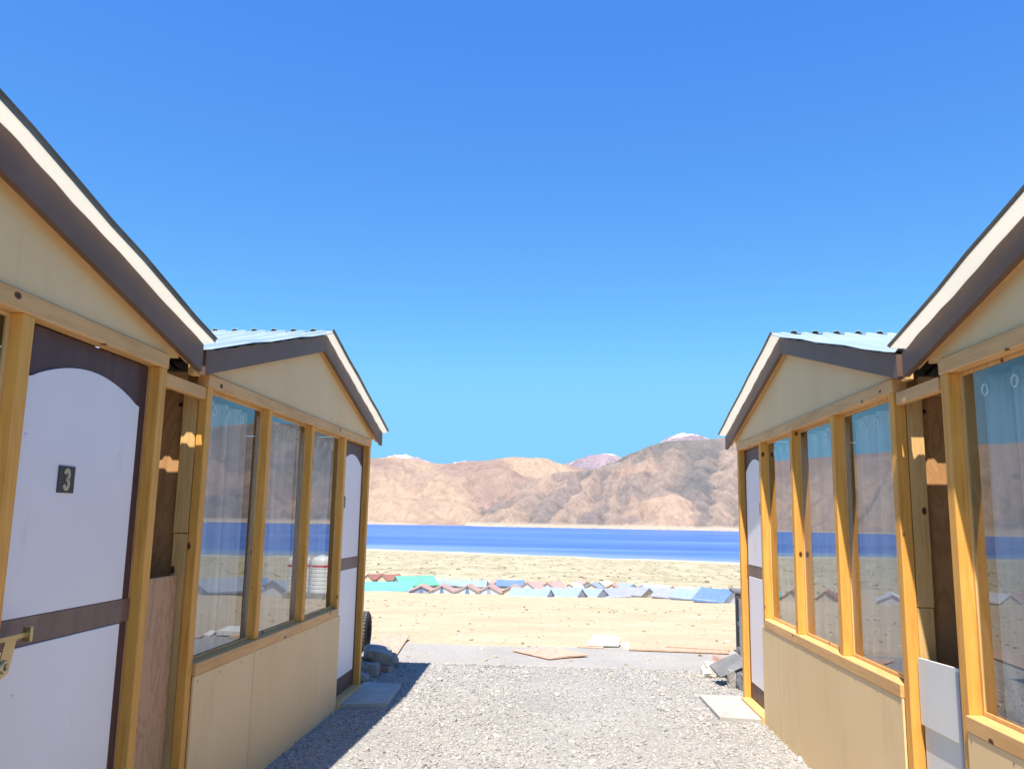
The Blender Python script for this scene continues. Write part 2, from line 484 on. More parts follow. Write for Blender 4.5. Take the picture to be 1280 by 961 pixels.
# gravel lane (coarse) and the fine grey apron beyond it: thin sheets on the sand
def m_gravel(name, c1, c2, c3, sc):
    m, nt, b = new_mat(name)
    v = coords(nt, (1, 1, 1))
    vo = nt.nodes.new('ShaderNodeTexVoronoi'); vo.inputs['Scale'].default_value = sc
    nt.links.new(v, vo.inputs['Vector'])
    sep = nt.nodes.new('ShaderNodeSeparateColor'); nt.links.new(vo.outputs['Color'], sep.inputs[0])
    c = ramp(nt, sep.outputs[0], [(0.0, c1), (0.5, c2), (1.0, c3)])
    n = noise(nt, v, 1.2, 5)
    c = mixc(nt, 1.0, c, ramp(nt, n, [(0.3, (0.88, 0.88, 0.88)), (0.7, (1.05, 1.05, 1.05))]), 'MULTIPLY')
    nt.links.new(c, b.inputs['Base Color'])
    b.inputs['Roughness'].default_value = 0.95; b.inputs['Specular IOR Level'].default_value = 0.1
    inv = nt.nodes.new('ShaderNodeMath'); inv.operation = 'SUBTRACT'; inv.inputs[0].default_value = 1
    nt.links.new(vo.outputs['Distance'], inv.inputs[1])
    bump(nt, b, inv.outputs[0], 0.7, 0.012)
    return m
M['gravel'] = m_gravel('gravel_bed', (0.26, 0.245, 0.225), (0.35, 0.335, 0.31), (0.45, 0.43, 0.40), 75)
M['apron'] = m_gravel('fine_gravel', (0.35, 0.33, 0.30), (0.40, 0.375, 0.345), (0.46, 0.435, 0.40), 95)

def ragged_sheet(name, x0, x1, y0, y1, z, mat, amp, ends=(0, 1)):
    nx, ny = 90, 60
    u = np.linspace(0, 1, nx); w = np.linspace(0, 1, ny)
    U, W = np.meshgrid(u, w)
    Xs = x0 + (x1 - x0) * U
    lo = y0 + amp * ends[0] * (fbm(u * 9 + 3.3, u * 0 + 1.7, 4, 31) - 0.5) * 2
    hi = y1 + amp * ends[1] * (fbm(u * 9 + 8.1, u * 0 + 5.2, 4, 37) - 0.5) * 2
    Ys = lo[None, :] + (hi - lo)[None, :] * W
    Zs = np.full_like(Xs, z)
    return grid_object(name, np.stack([Xs.ravel(), Ys.ravel(), Zs.ravel()], 1), ny, nx, mat)
ragged_sheet('gravel_path', -7, 7, -8, 8.75, 0.008, M['gravel'], 0.16)
ragged_sheet('gravel_apron', -5.5, 5.5, 8.2, 10.15, 0.004, M['apron'], 0.30)

# loose stones: one uncountable object
def stones(name, P, R, flat, mat, sub=1, z0=None):
    bm = bmesh.new(); bmesh.ops.create_icosphere(bm, subdivisions=sub, radius=1)
    bv = np.array([v.co[:] for v in bm.verts]); bf = np.array([[v.index for v in f.verts] for f in bm.faces]); bm.free()
    n = len(P)
    ang = rng.random(n) * 2 * math.pi
    sx = R * (0.8 + 0.6 * rng.random(n)); sy = R * (0.6 + 0.5 * rng.random(n)); sz = R * flat * (0.6 + 0.8 * rng.random(n))
    jit = 1 + (rng.random((n, len(bv))) - 0.5) * 0.5
    L = bv[None] * jit[..., None]
    tx = (rng.random(n) - .5) * 0.9
    lx = L[..., 0] * sx[:, None]; ly = L[..., 1] * sy[:, None]; lz = L[..., 2] * sz[:, None]
    lz2 = lz * np.cos(tx)[:, None] + lx * np.sin(tx)[:, None]; lx2 = lx * np.cos(tx)[:, None] - lz * np.sin(tx)[:, None]
    ca, sa = np.cos(ang)[:, None], np.sin(ang)[:, None]
    V = np.stack([lx2 * ca - ly * sa + P[:, 0:1], lx2 * sa + ly * ca + P[:, 1:2], lz2 + P[:, 2:3] + (sz * 0.35)[:, None]], -1).reshape(-1, 3)
    F = (bf[None] + (np.arange(n) * len(bv))[:, None, None]).reshape(-1, 3)
    o = np_object(name, V, F, mat, smooth=False)
    return o
def m_stones(name, stops):
    m, nt, b = new_mat(name)
    g = nt.nodes.new('ShaderNodeNewGeometry')
    c = ramp(nt, g.outputs['Random Per Island'], stops)
    n = noise(nt, coords(nt, (1, 1, 1)), 60, 3)
    c = mixc(nt, 1.0, c, ramp(nt, n, [(0.3, (0.85, 0.85, 0.85)), (0.7, (1.1, 1.1, 1.1))]), 'MULTIPLY')
    nt.links.new(c, b.inputs['Base Color'])
    b.inputs['Roughness'].default_value = 0.9; b.inputs['Specular IOR Level'].default_value = 0.15
    return m
M['pebble'] = m_stones('pebbles', [(0.0, (0.22, 0.21, 0.20)), (0.2, (0.33, 0.32, 0.30)), (0.55, (0.41, 0.39, 0.36)), (0.8, (0.48, 0.455, 0.415)), (0.93, (0.40, 0.345, 0.29)), (1.0, (0.58, 0.565, 0.53))])
n = 52000
yy = 3.2 + (8.85 - 3.2) * rng.random(n) ** 0.9
xx = -2.1 + 4.1 * rng.random(n)
keep = ~((xx > -1.72) & (xx < -1.36) & (yy > 6.75) & (yy < 7.56)) & ~((xx < 1.55) & (xx > 1.22) & (yy > 6.70) & (yy < 7.5))
xx, yy = xx[keep], yy[keep]
worn = fbm(xx * 1.6, yy * 0.7, 4, 141)
keep = rng.random(len(xx)) < np.clip((worn - 0.30) * 5.0, 0.35, 1.0)
xx, yy = xx[keep], yy[keep]
rr = 0.0045 + 0.0095 * rng.random(len(xx)) ** 2.6 + 0.016 * (rng.random(len(xx)) < 0.004)
g = stones('gravel_stones', np.stack([xx, yy, np.full(len(xx), 0.008)], 1), rr, 0.62, M['pebble'])
g['kind'] = 'stuff'; tag(g, 'loose grey and cream gravel strewn over the lane', 'gravel')
n = 9000
yy = 8.5 + 60 * rng.random(n) ** 2.6
xx = (rng.random(n) - 0.5) * (8 + yy * 1.5)
rr = (0.006 + 0.03 * rng.random(n) ** 5) * (0.8 + np.clip((yy - 9) / 18, 0, 1.6))
M['sandstone'] = m_stones('sand_stones', [(0.0, (0.22, 0.16, 0.10)), (0.3, (0.40, 0.31, 0.2)), (0.8, (0.55, 0.46, 0.33)), (1.0, (0.62, 0.56, 0.46))])
g = stones('sand_stones', np.stack([xx, yy, terrain(xx, yy)], 1), rr, 0.55, M['sandstone'])
g['kind'] = 'stuff'; tag(g, 'small tan stones scattered on the sand slope', 'stones')
n = 3800
yy = 175 + 470 * rng.random(n) ** 1.3
xx = (rng.random(n) - 0.5) * (120 + yy * 1.5)
rr = 0.22 + 0.6 * rng.random(n) ** 3
M['scrub'] = m_stones('scrub', [(0.0, (0.20, 0.18, 0.10)), (0.5, (0.29, 0.25, 0.155)), (1.0, (0.38, 0.32, 0.22))])
g = stones('scrub', np.stack([xx, yy, terrain(xx, yy)], 1), rr, 0.42, M['scrub'])
g['kind'] = 'stuff'; tag(g, 'low dry scrub and boulders dotted over the shore plain', 'scrub')

# ------------------------------------------------------------------ lake
def m_lake():
    m, nt, b = new_mat('lake_water')
    v = coords(nt, (0.0010, 0.0062, 1))
    n = noise(nt, v, 1.0, 5, 0.6, 0.4)
    c = ramp(nt, n, [(0.30, (0.060, 0.110, 0.36)), (0.46, (0.065, 0.145, 0.45)), (0.60, (0.10, 0.19, 0.49)), (0.74, (0.17, 0.26, 0.50))])
    # shallows along the near shore
    sep = nt.nodes.new('ShaderNodeSeparateXYZ'); nt.links.new(coords(nt, (1, 1, 1)), sep.inputs[0])
    cl = nt.nodes.new('ShaderNodeClamp'); cl.inputs[1].default_value = -300; cl.inputs[2].default_value = 300
    nt.links.new(sep.outputs[0], cl.inputs[0])
    ma = nt.nodes.new('ShaderNodeMath'); ma.operation = 'MULTIPLY_ADD'; ma.inputs[1].default_value = 0.39
    nt.links.new(cl.outputs[0], ma.inputs[0]); nt.links.new(sep.outputs[1], ma.inputs[2])
    mr = nt.nodes.new('ShaderNodeMapRange'); mr.inputs[1].default_value = 735; mr.inputs[2].default_value = 850
    mr.inputs[3].default_value = 1; mr.inputs[4].default_value = 0
    nt.links.new(ma.outputs[0], mr.inputs[0])
    c = mixc(nt, mr.outputs[0], c, (0.22, 0.30, 0.34))
    nt.links.new(c, b.inputs['Base Color'])
    b.inputs['Roughness'].default_value = 0.35
    b.inputs['Specular IOR Level'].default_value = 0.25
    bump(nt, b, noise(nt, coords(nt, (0.2, 0.35, 1)), 1.0, 4), 0.6, 0.8)
    return m
LZ = -30.0
ly = np.geomspace(500, 9000, 40); lx = np.linspace(-1, 1, 41)
Yl = np.repeat(ly, 41); Xl = np.tile(lx, 40) * (1500 + Yl * 2.2)
grid_object('lake', np.stack([Xl, Yl, np.full_like(Xl, LZ)], 1), 40, 41, m_lake())

# ------------------------------------------------------------------ mountains (real size, kilometres away)
def px2az(x):                                      # azimuth (from +Y, clockwise) of a photograph column at the horizon
    d = FW * 1034.1 + RT * (x - 640.0) - UP * (648 - 480.5)
    return math.degrees(math.atan2(d.x, d.y))
def crest(az, tab):
    xs = np.array([px2az(a) for a, _ in tab]); hs_ = np.array([b_ for _, b_ in tab], float)
    o_ = np.argsort(xs)
    return np.interp(az, xs[o_], hs_[o_]) / 1034.0  # slope above eye level

def musgrave(x, y, o, seed, gain=2.0, offs=1.0, lac=2.07, pers=0.5):
    """ridged multifractal: sharp crests, gullies only where the larger form is high"""
    r = 0; wgt = 1.0; amp = 1.0; tot = 0
    for i in range(o):
        n_ = offs - np.abs(2 * vnoise(x, y, seed + i) - 1)
        n_ = n_ * n_ * wgt
        wgt = np.clip(n_ * gain, 0, 1)
        r = r + n_ * amp; tot += amp; amp *= pers
        x, y = (x * 0.8 - y * 0.6) * lac + 4.1, (x * 0.6 + y * 0.8) * lac + 1.7
    return r / tot

def mountain_range(name, tab, shore, peak, mat, na, nt_, azr, seed, wave, relief, jag=0.0, skew=0.0, base_z=LZ - 3, fans=()):
    az = np.linspace(azr[0], azr[1], na)
    t = np.concatenate([np.linspace(0, 1, nt_), 1 + np.linspace(0.03, 0.5, 16)])
    A, T = np.meshgrid(az, t)
    sh = shore + 0.05 * shore * (fbm(A * 0.16, A * 0 + 2.2, 3, seed + 3) - 0.5)
    D = sh + (peak - sh) * T
    R_ = np.radians(A)
    X, Y = D * np.sin(R_), D * np.cos(R_)
    kx = (X + skew * (Y - shore)) / wave; ky = Y / (wave * 1.7)
    wx = 0.5 * (fbm(kx * 0.9, ky * 0.9, 3, seed + 60) - 0.5)
    big = musgrave(kx + wx, ky + wx, 3, seed + 1, 1.6)
    det = musgrave(kx * 2.6 + wx, ky * 2.6 - wx, 5, seed + 20, 1.8)
    fine = musgrave(kx * 9.0, ky * 5.0, 4, seed + 40, 2.0)
    # gullies running straight down the fall line, fine and shallow
    Ag = A + 0.25 * (fbm(A * 2.0, T * 4.0, 3, seed + 66) - 0.5)
    gul = ridged(Ag * 3.6, T * 2.2, 5, seed + 70, 0.6)
    up = np.clip(T, 0, 1)
    prof = 0.55 * up + 0.45 * up * up * (3 - 2 * up)
    win = np.clip(up * 4, 0, 1) * (1 - 0.55 * up)
    H = prof + relief * win * ((big - 0.35) * 0.75 + (det - 0.30) * 0.34 + (fine - 0.3) * 0.13)
    H = np.maximum(H, up * 0.03)
    fan = np.zeros_like(H)
    for (px_, d_, rx, ry, hb, lean) in fans:           # scree cones standing out of the slope
        a0 = math.radians(px2az(px_))
        dx_ = X - d_ * math.sin(a0) ; dy_ = Y - d_ * math.cos(a0)
        r_ = np.sqrt(((dx_ + lean * dy_) / rx) ** 2 + (dy_ / ry) ** 2) + 0.25 * (fine - 0.3) + 0.15 * (det - .3)
        H = H + hb * np.clip(1 - r_, 0, 1)
        fan = np.maximum(fan, np.clip((0.95 - r_) * 6, 0, 1) * 0.85)
    back = T > 1
    H = np.where(back, np.interp(A[0], az, H[nt_ - 1])[None, :] * (1 - (T - 1) * 1.2), H)
    # scale each direction so that the skyline follows the crest table
    cr = crest(A[0], tab) * 1034.0 + jag * (fbm(A[0] * 1.3, A[0] * 0 + 4.4, 5, seed + 9, 0.6) - 0.5) * 2
    cr = np.maximum(cr, -3) / 1034.0
    ang = (H / D).max(axis=0)
    sc = (cr + (1.5 - base_z) / peak) / ang
    kk = np.hanning(7); kk /= kk.sum()
    sc = np.convolve(np.pad(sc, 3, mode='edge'), kk, mode='valid')
    Z = base_z + H * sc[None, :]
    V = np.stack([X, Y, Z], -1).reshape(-1, 3)
    patch = 0.5 * fbm((X + 0.6 * skew * (Y - shore)) / (wave * 0.42) + 3, Y / (wave * 2.6), 5, seed + 80, 0.6) + 0.5 * fbm(kx * 0.8 + 3, ky * 0.9, 5, seed + 90)
    patch = 0.5 + (patch - 0.5) * 1.5
    scree = np.clip(0.45 * det + 0.35 * fine + 0.30 * big, 0, 1)
    return grid_object(name, V, len(t), na, mat, True, {'patch': patch.ravel(), 'scree': scree.ravel(), 'rise': (up + 0 * X).ravel(), 'fan': fan.ravel()})

def attr_node(nt, nm):
    a = nt.nodes.new('ShaderNodeAttribute'); a.attribute_name = nm
    return a.outputs['Fac']
def m_mountain(name, cols, bump_d=25, snow=None, th=(0.56, 0.66, 0.78, 0.86)):
    m, nt, b = new_mat(name)
    v = coords(nt, (0.001, 0.001, 0.0016))
    n = noise(nt, v, 6, 9, 0.65, 0.5)
    add = nt.nodes.new('ShaderNodeMath'); add.operation = 'ADD'
    mu = nt.nodes.new('ShaderNodeMath'); mu.operation = 'MULTIPLY'; mu.inputs[1].default_value = 0.45
    nt.links.new(n, mu.inputs[0]); nt.links.new(attr_node(nt, 'patch'), add.inputs[0]); nt.links.new(mu.outputs[0], add.inputs[1])
    c = ramp(nt, add.outputs[0], [(th[0], cols[0]), (th[1], cols[1]), (th[2], cols[2]), (th[3], cols[3])])
    s = ramp(nt, attr_node(nt, 'scree'), [(0.38, (0, 0, 0)), (0.75, (1, 1, 1))])
    sm = nt.nodes.new('ShaderNodeMath'); sm.operation = 'MULTIPLY'; sm.inputs[1].default_value = 0.4
    nt.links.new(s, sm.inputs[0])
    c = mixc(nt, sm.outputs[0], c, cols[4])
    shore = ramp(nt, attr_node(nt, 'rise'), [(0.025, (1, 1, 1)), (0.05, (0, 0, 0))])
    c = mixc(nt, attr_node(nt, 'fan'), c, (0.36, 0.265, 0.205))
    grit = noise(nt, coords(nt, (0.030, 0.012, 0.010)), 1.0, 7, 0.7, 0.8)
    c = mixc(nt, 1.0, c, ramp(nt, grit, [(0.36, (0.81, 0.81, 0.825)), (0.5, (1.0, 0.99, 0.985)), (0.66, (1.15, 1.13, 1.10))]), 'MULTIPLY')
    c = mixc(nt, shore, c, (0.42, 0.35, 0.27))
    if snow:
        hn = nt.nodes.new('ShaderNodeMath'); hn.operation = 'ADD'
        m3 = nt.nodes.new('ShaderNodeMath'); m3.operation = 'MULTIPLY'; m3.inputs[1].default_value = 0.25
        m5 = nt.nodes.new('ShaderNodeMath'); m5.operation = 'MULTIPLY'; m5.inputs[1].default_value = 0.5
        nt.links.new(noise(nt, v, 4, 8, 0.65), m3.inputs[0])
        nt.links.new(attr_node(nt, 'rise'), m5.inputs[0]); nt.links.new(m5.outputs[0], hn.inputs[0]); nt.links.new(m3.outputs[0], hn.inputs[1])
        sf = ramp(nt, hn.outputs[0], [(snow, (0, 0, 0)), (snow + 0.02, (1, 1, 1))])
        c = mixc(nt, sf, c, (0.80, 0.80, 0.83))
    nt.links.new(c, b.inputs['Base Color'])
    b.inputs['Roughness'].default_value = 1.0; b.inputs['Specular IOR Level'].default_value = 0.05
    bump(nt, b, noise(nt, coords(nt, (0.01, 0.01, 0.01)), 1.2, 8, 0.7), 0.8, bump_d)
    return m
tan_cols = [(0.255, 0.185, 0.16), (0.29, 0.21, 0.175), (0.325, 0.24, 0.185), (0.37, 0.275, 0.205), (0.36, 0.28, 0.22)]
grey_cols = [(0.135, 0.13, 0.13), (0.18, 0.155, 0.15), (0.215, 0.175, 0.16), (0.31, 0.225, 0.18), (0.25, 0.205, 0.18)]
far_cols = [(0.25, 0.20, 0.23), (0.29, 0.23, 0.26), (0.33, 0.26, 0.28), (0.36, 0.29, 0.30), (0.36, 0.30, 0.32)]
mountain_range('tan_hills', [(-400, 80), (0, 92), (200, 88), (330, 80), (462, 70), (490, 73), (520, 69), (545, 65), (575, 68), (610, 71), (640, 76), (680, 75), (700, 69), (760, 55), (900, 40), (1200, 30)],
               3300, 5600, m_mountain('tan_rock', tan_cols, 14, th=(0.58, 0.68, 0.76, 0.84)), 700, 170, (-68, 30), 100, 950.0, 0.62, jag=1.2, skew=0.5)
def spur_range(name, ridges, mat, azs, nt_, shore, back, base_z=LZ - 3, steep=0.50, seed=200):
    """Ridgelines with flanks at the angle of repose; ridges are lists of (px, elevation px, metres)."""
    A, T = np.meshgrid(azs, np.linspace(0, 1, nt_) ** 1.25)
    sh = shore + 120 * (fbm(A * 0.5, A * 0 + 2.2, 4, seed + 3) - 0.5)
    D = sh + (back - sh) * T
    R_ = np.radians(A)
    X, Y = D * np.sin(R_), D * np.cos(R_)
    wx = 120 * (fbm(X / 420, Y / 420, 4, seed) - 0.5) + 34 * (fbm(X / 95, Y / 95, 4, seed + 5) - 0.5)
    wy = 120 * (fbm(X / 420, Y / 420, 4, seed + 11) - 0.5) + 34 * (fbm(X / 95, Y / 95, 4, seed + 16) - 0.5)
    Xw, Yw = X + wx, Y + wy
    H = np.full(X.shape, -1e9); tanm = np.zeros(X.shape); dm = np.full(X.shape, 1e9)
    for k, (pts, tn, st) in enumerate(ridges):
        P3 = []
        for (az_, e_, d_) in pts:
            a = math.radians(az_)
            P3.append((d_ * math.sin(a), d_ * math.cos(a), 1.5 + d_ * e_ / 1034.0))
        off = 0.0
        for p, q in zip(P3[:-1], P3[1:]):
            dx, dy = q[0] - p[0], q[1] - p[1]; L = math.hypot(dx, dy)
            t = np.clip(((Xw - p[0]) * dx + (Yw - p[1]) * dy) / (L * L), 0, 1)
            cx, cy = Xw - p[0] - t * dx, Yw - p[1] - t * dy
            d = np.sqrt(cx * cx + cy * cy)
            sgn = np.sign(cx * dy - cy * dx)
            sarc = off + t * L + 0.35 * d                      # side spurs lean downhill
            sub = ridged(sarc / 95.0 + 17 * k + 3.3 * sgn, d / 260.0 + 2.0 * sgn, 3, seed + 40 + k, 0.55)
            h = p[2] + (q[2] - p[2]) * t - d * steep * st * (1.18 - 0.36 * sub) + 5 * (sub - 0.5) * np.clip(d / 50, 0, 1)
            better = h > H
            H = np.where(better, h, H); tanm = np.where(better, tn, tanm); dm = np.where(better, d, dm)
            off += L
    rough = musgrave(X / 150, Y / 150, 5, seed + 90, 1.9)
    H = H + (rough - 0.35) * 26 * np.clip(dm / 60, 0.25, 1)
    fl = base_z - 1 + (4 + 70 * T + 10 * fbm(X / 200, Y / 200, 4, seed + 95)) * np.clip((A + 6.5) / 4, 0, 1)
    H = np.where(T < 1e-6, base_z - 2, np.maximum(H, fl))
    H[-1, :] = base_z
    V = np.stack([X, Y, H], -1).reshape(-1, 3)
    crestw = np.exp(-dm / 38.0)
    patch = 0.55 * fbm(Xw / 150, Yw / 420, 5, seed + 80, 0.6) + 0.45 * fbm(Xw / 420, Yw / 420, 4, seed + 86)
    patch = 0.5 + (patch - 0.5) * 1.7 + 0.20 * crestw
    fan = np.clip(tanm * (0.75 + 0.8 * (rough - 0.35)) + 0.35 * tanm * crestw, 0, 0.95)
    scree = np.clip(rough * 0.9 + 0.25 * crestw, 0, 1)
    return grid_object(name, V, nt_, len(azs), mat, True, {'patch': patch.ravel(), 'scree': scree.ravel(), 'rise': ((H - base_z) / 420).ravel(), 'fan': fan.ravel()})

def pe(px_, py_, d_):                               # photograph point on a ridge -> azimuth, elevation, metres
    return (px2az(px_), 645 + 0.0109 * (px_ - 460) - py_, d_)
RG = [
    ([pe(690, 590, 4250), pe(655, 622, 3750), pe(622, 645, 3350), pe(600, 656, 3180)], 0.35, 1.0),
    ([pe(640, 632, 3420), pe(628, 655, 3180)], 0.8, 1.0),
    ([pe(712, 588, 4300), pe(690, 612, 3850), pe(672, 640, 3400), pe(662, 658, 3170)], 0.1, 1.0),
    ([pe(742, 588, 4300), pe(728, 610, 3900), pe(704, 634, 3480), pe(690, 658, 3160)], 0.55, 1.05),
    ([pe(770, 583, 4350), pe(756, 612, 3850), pe(742, 640, 3420), pe(736, 660, 3160)], 0.05, 1.0),
    ([pe(790, 574, 4450), pe(776, 604, 3950), pe(764, 636, 3480), pe(758, 660, 3160)], 0.3, 1.0),
    ([pe(838, 616, 3560), pe(822, 638, 3330), pe(808, 660, 3150)], 0.95, 0.85),
    ([pe(838, 616, 3560), pe(846, 640, 3330), pe(852, 661, 3150)], 0.95, 0.85),
    ([pe(820, 559, 4600), pe(812, 585, 4150), pe(800, 606, 3800), pe(790, 640, 3400)], 0.15, 1.0),
    ([pe(850, 552, 4650), pe(846, 580, 4200), pe(838, 610, 3700)], 0.25, 1.0),
    ([pe(885, 553, 4650), pe(876, 590, 4050), pe(870, 630, 3480), pe(868, 661, 3150)], 0.0, 1.0),
    ([pe(925, 548, 4650), pe(916, 585, 4050), pe(902, 610, 3750), pe(894, 640, 3380)], 0.45, 1.0),
    ([pe(965, 548, 4650), pe(950, 590, 4000), pe(940, 640, 3380), pe(934, 662, 3150)], 0.1, 1.0),
    ([pe(690, 590, 4250), pe(720, 588, 4320), pe(760, 584, 4330), pe(790, 573, 4450), pe(815, 560, 4580), pe(838, 552, 4650), pe(885, 551, 4660), pe(925, 547, 4660), pe(965, 546, 4660)], 0.1, 1.0),
]
_r = random.Random(5)
prev = pe(965, 546, 4660)
a_ = prev[0]
while a_ < 66:
    a_ += 2.6 + _r.random() * 1.6
    cur = (a_, 92 + _r.random() * 22, 4450 + _r.random() * 300)
    RG.append(([prev, cur], 0.1, 1.0))
    lean = -1.2 - _r.random()
    RG.append(([cur, (a_ + lean * .5, 58 + 8 * _r.random(), 3950), (a_ + lean, 22, 3480), (a_ + lean * 1.2, -8, 3160)], _r.choice([0.0, 0.1, 0.3, 0.7]), 1.0))
    prev = cur
azs_ = np.concatenate([np.linspace(-7.5, 14, 620), np.linspace(14.12, 68, 330)])
spur_range('grey_mountain', RG, m_mountain('grey_rock', grey_cols, 10, th=(0.60, 0.76, 0.92, 1.02)), azs_, 230, 3150, 4950)
mountain_range('snow_peaks', [(-400, 60), (300, 64), (470, 68), (490, 76), (515, 74), (535, 67), (560, 64), (578, 71), (600, 69), (640, 60), (700, 66), (720, 74), (745, 80), (762, 83), (780, 76), (800, 70), (830, 99), (850, 107), (875, 106), (892, 99), (930, 80), (1400, 60)],
               7600, 10500, m_mountain('snow_rock', far_cols, 20, snow=0.612), 420, 90, (-50, 45), 300, 1300.0, 0.8, jag=1.2)

# ------------------------------------------------------------------ cottages
def cottage(side, x0, th, yn, label, W=3.48, door_far=True, w_edges=(0.86, 1.72, 2.59), digit=None, bolt=False, seed=0, SL=0.263, FH=0.118):
    s = 1 if side == 'L' else -1
    t = math.radians(th)
    loc = (x0 - math.sin(t) * (yn - 5), 5 + math.cos(t) * (yn - 5), 0)
    root = empty('cottage', loc, t, label, 'cottage', 'cottages facing each other across the gravel lane')
    DEP = 3.5
    HB, HT = 2.122, 2.188
    CW, RH = (0.048, 0.018) if side == 'L' else (0.058, 0.009)   # sheet overhang past the fascia, turned-up edge
    DM = 0.053 if side == 'L' else 0.062            # depth of the mullions
    DP = 0.045 if side == 'L' else 0.055            # depth of the corner posts
    fu = (lambda u: u) if door_far else (lambda u: W - u)
    def bx(bm, v0, v1, u0, u1, z0, z1, mi=0):
        add_box(bm, s * v0, s * v1, u0, u1, z0, z1, mi)
    def part(name, boxes, mat, bevel=0.003, parent=root):
        bm = bmesh.new()
        for b in boxes:
            bx(bm, *b)
        return finish(name, bm, mat, parent, bevel=bevel)
    # frame
    part('corner_post', [(-DP, 0, 0, 0.06, 0, HB)], M['post'])
    part('corner_post', [(-DM, 0, W - 0.06, W, 0, HB)], M['post'])
    part('header_beam', [(-DM - .004, 0.004, -0.004, W + 0.004, HB, HT)], M['beam'])
    a, b_, d = w_edges
    for u0 in (a, b_):
        q = sorted((fu(u0), fu(u0 + 0.06)))
        part('mullion', [(-DM, 0, q[0], q[1], 0.784, HB)], M['post'])
    q = sorted((fu(d), fu(d + 0.06)))
    part('door_post', [(-DM, 0, q[0], q[1], 0, HB)], M['post'])
    q = sorted((fu(0.06), fu(d + 0.062)))
    bm = bmesh.new()
    bx(bm, 0.002, 0.012, q[0], q[1], 0.0, 0.722)
    bx(bm, -0.045, -0.025, q[0] + .01, q[1] - .07, 0.0, 0.722)
    nu_ = 9
    for k_ in range(nu_ + 1):                       # nail heads
        for zz in (0.035, 0.695):
            uu_ = q[0] + 0.03 + (q[1] - q[0] - 0.06) * k_ / nu_ + 0.012 * math.sin(k_ * 2.3 + seed + zz)
            bx(bm, 0.0121, 0.0132, uu_ - 0.004, uu_ + 0.004, zz - 0.004, zz + 0.004, 1)
    um_ = q[0] + (q[1] - q[0]) * (0.30 if side == 'L' else 0.82)
    bx(bm, 0.0121, 0.0127, um_ - 0.0015, um_ + 0.0015, 0.0, 0.722, 2)      # board joint
    finish('lower_panel', bm, [M['beige'], M['rack'], M['joint']], root)
    qa = sorted((fu(0.062), fu(d - 0.002)))
    part('sill_beam', [(-DM, 0.016, qa[0], qa[1], 0.724, 0.784)], M['beam'])
    part('threshold', [(-0.1, 0.03, sorted((fu(d + 0.064), fu(W - .06)))[0], sorted((fu(d + 0.064), fu(W - .06)))[1], 0.0, 0.06)], M['stud'])
    # windows
    for (u0, u1) in ((0.06, a), (a + 0.06, b_), (b_ + 0.06, d)):
        q = sorted((fu(u0), fu(u1)))
        q = (q[0] + 0.001, q[1] - 0.001)
        fr = part('window', [(-DM, -DM + 0.012, q[0], q[0] + 0.014, 0.786, HB - .002), (-DM, -DM + 0.012, q[1] - 0.014, q[1], 0.786, HB - .002),
                             (-DM, -DM + 0.012, q[0] + 0.014, q[1] - 0.014, 0.786, 0.80), (-DM, -DM + 0.012, q[0] + 0.014, q[1] - 0.014, HB - 0.016, HB - .002)], M['stud'], 0)
        part('glass_pane', [(-DM + 0.004, -DM + 0.008, q[0] + 0.010, q[1] - 0.010, 0.79, HB - 0.006)], M['glass'], 0, fr)
    # door: brown leaf with a white arched upper panel and a white lower panel
    q = sorted((fu(d + 0.06), fu(W - 0.06)))
    u0, u1 = q[0] + 0.003, q[1] - 0.003
    door = part('door', [(-0.088, -0.05, u0, u1, 0.066, HB - 0.004)], M['door_brown'])
    st_far, st_near = 0.075, 0.045
    lo, hi = (u0 + st_near, u1 - st_far) if door_far else (u0 + st_far, u1 - st_near)
    bm = bmesh.new()
    pts = [(lo, 1.152), (hi, 1.152), (hi, 1.935), (hi - 0.035, 1.943)]
    nA = 18
    for i in range(1, nA):
        f = i / nA
        uu = hi - 0.035 - (hi - lo - 0.07) * f
        pts.append((uu, 1.943 + 0.075 * math.sin(math.pi * f) ** 0.85))
    pts += [(lo + 0.035, 1.943), (lo, 1.935)]
    add_prism(bm, pts, s * -0.0495, s * -0.043)
    finish('upper_panel', bm, M['door_white'], door)
    part('lower_panel', [(-0.0495, -0.043, lo, hi, 0.20, 1.055)], M['door_white'], 0.002, door)
    part('middle_rail', [(-0.0495, -0.045, u0 + .002, u1 - .002, 1.058, 1.149)], M['rail_brown'], 0.001, door)
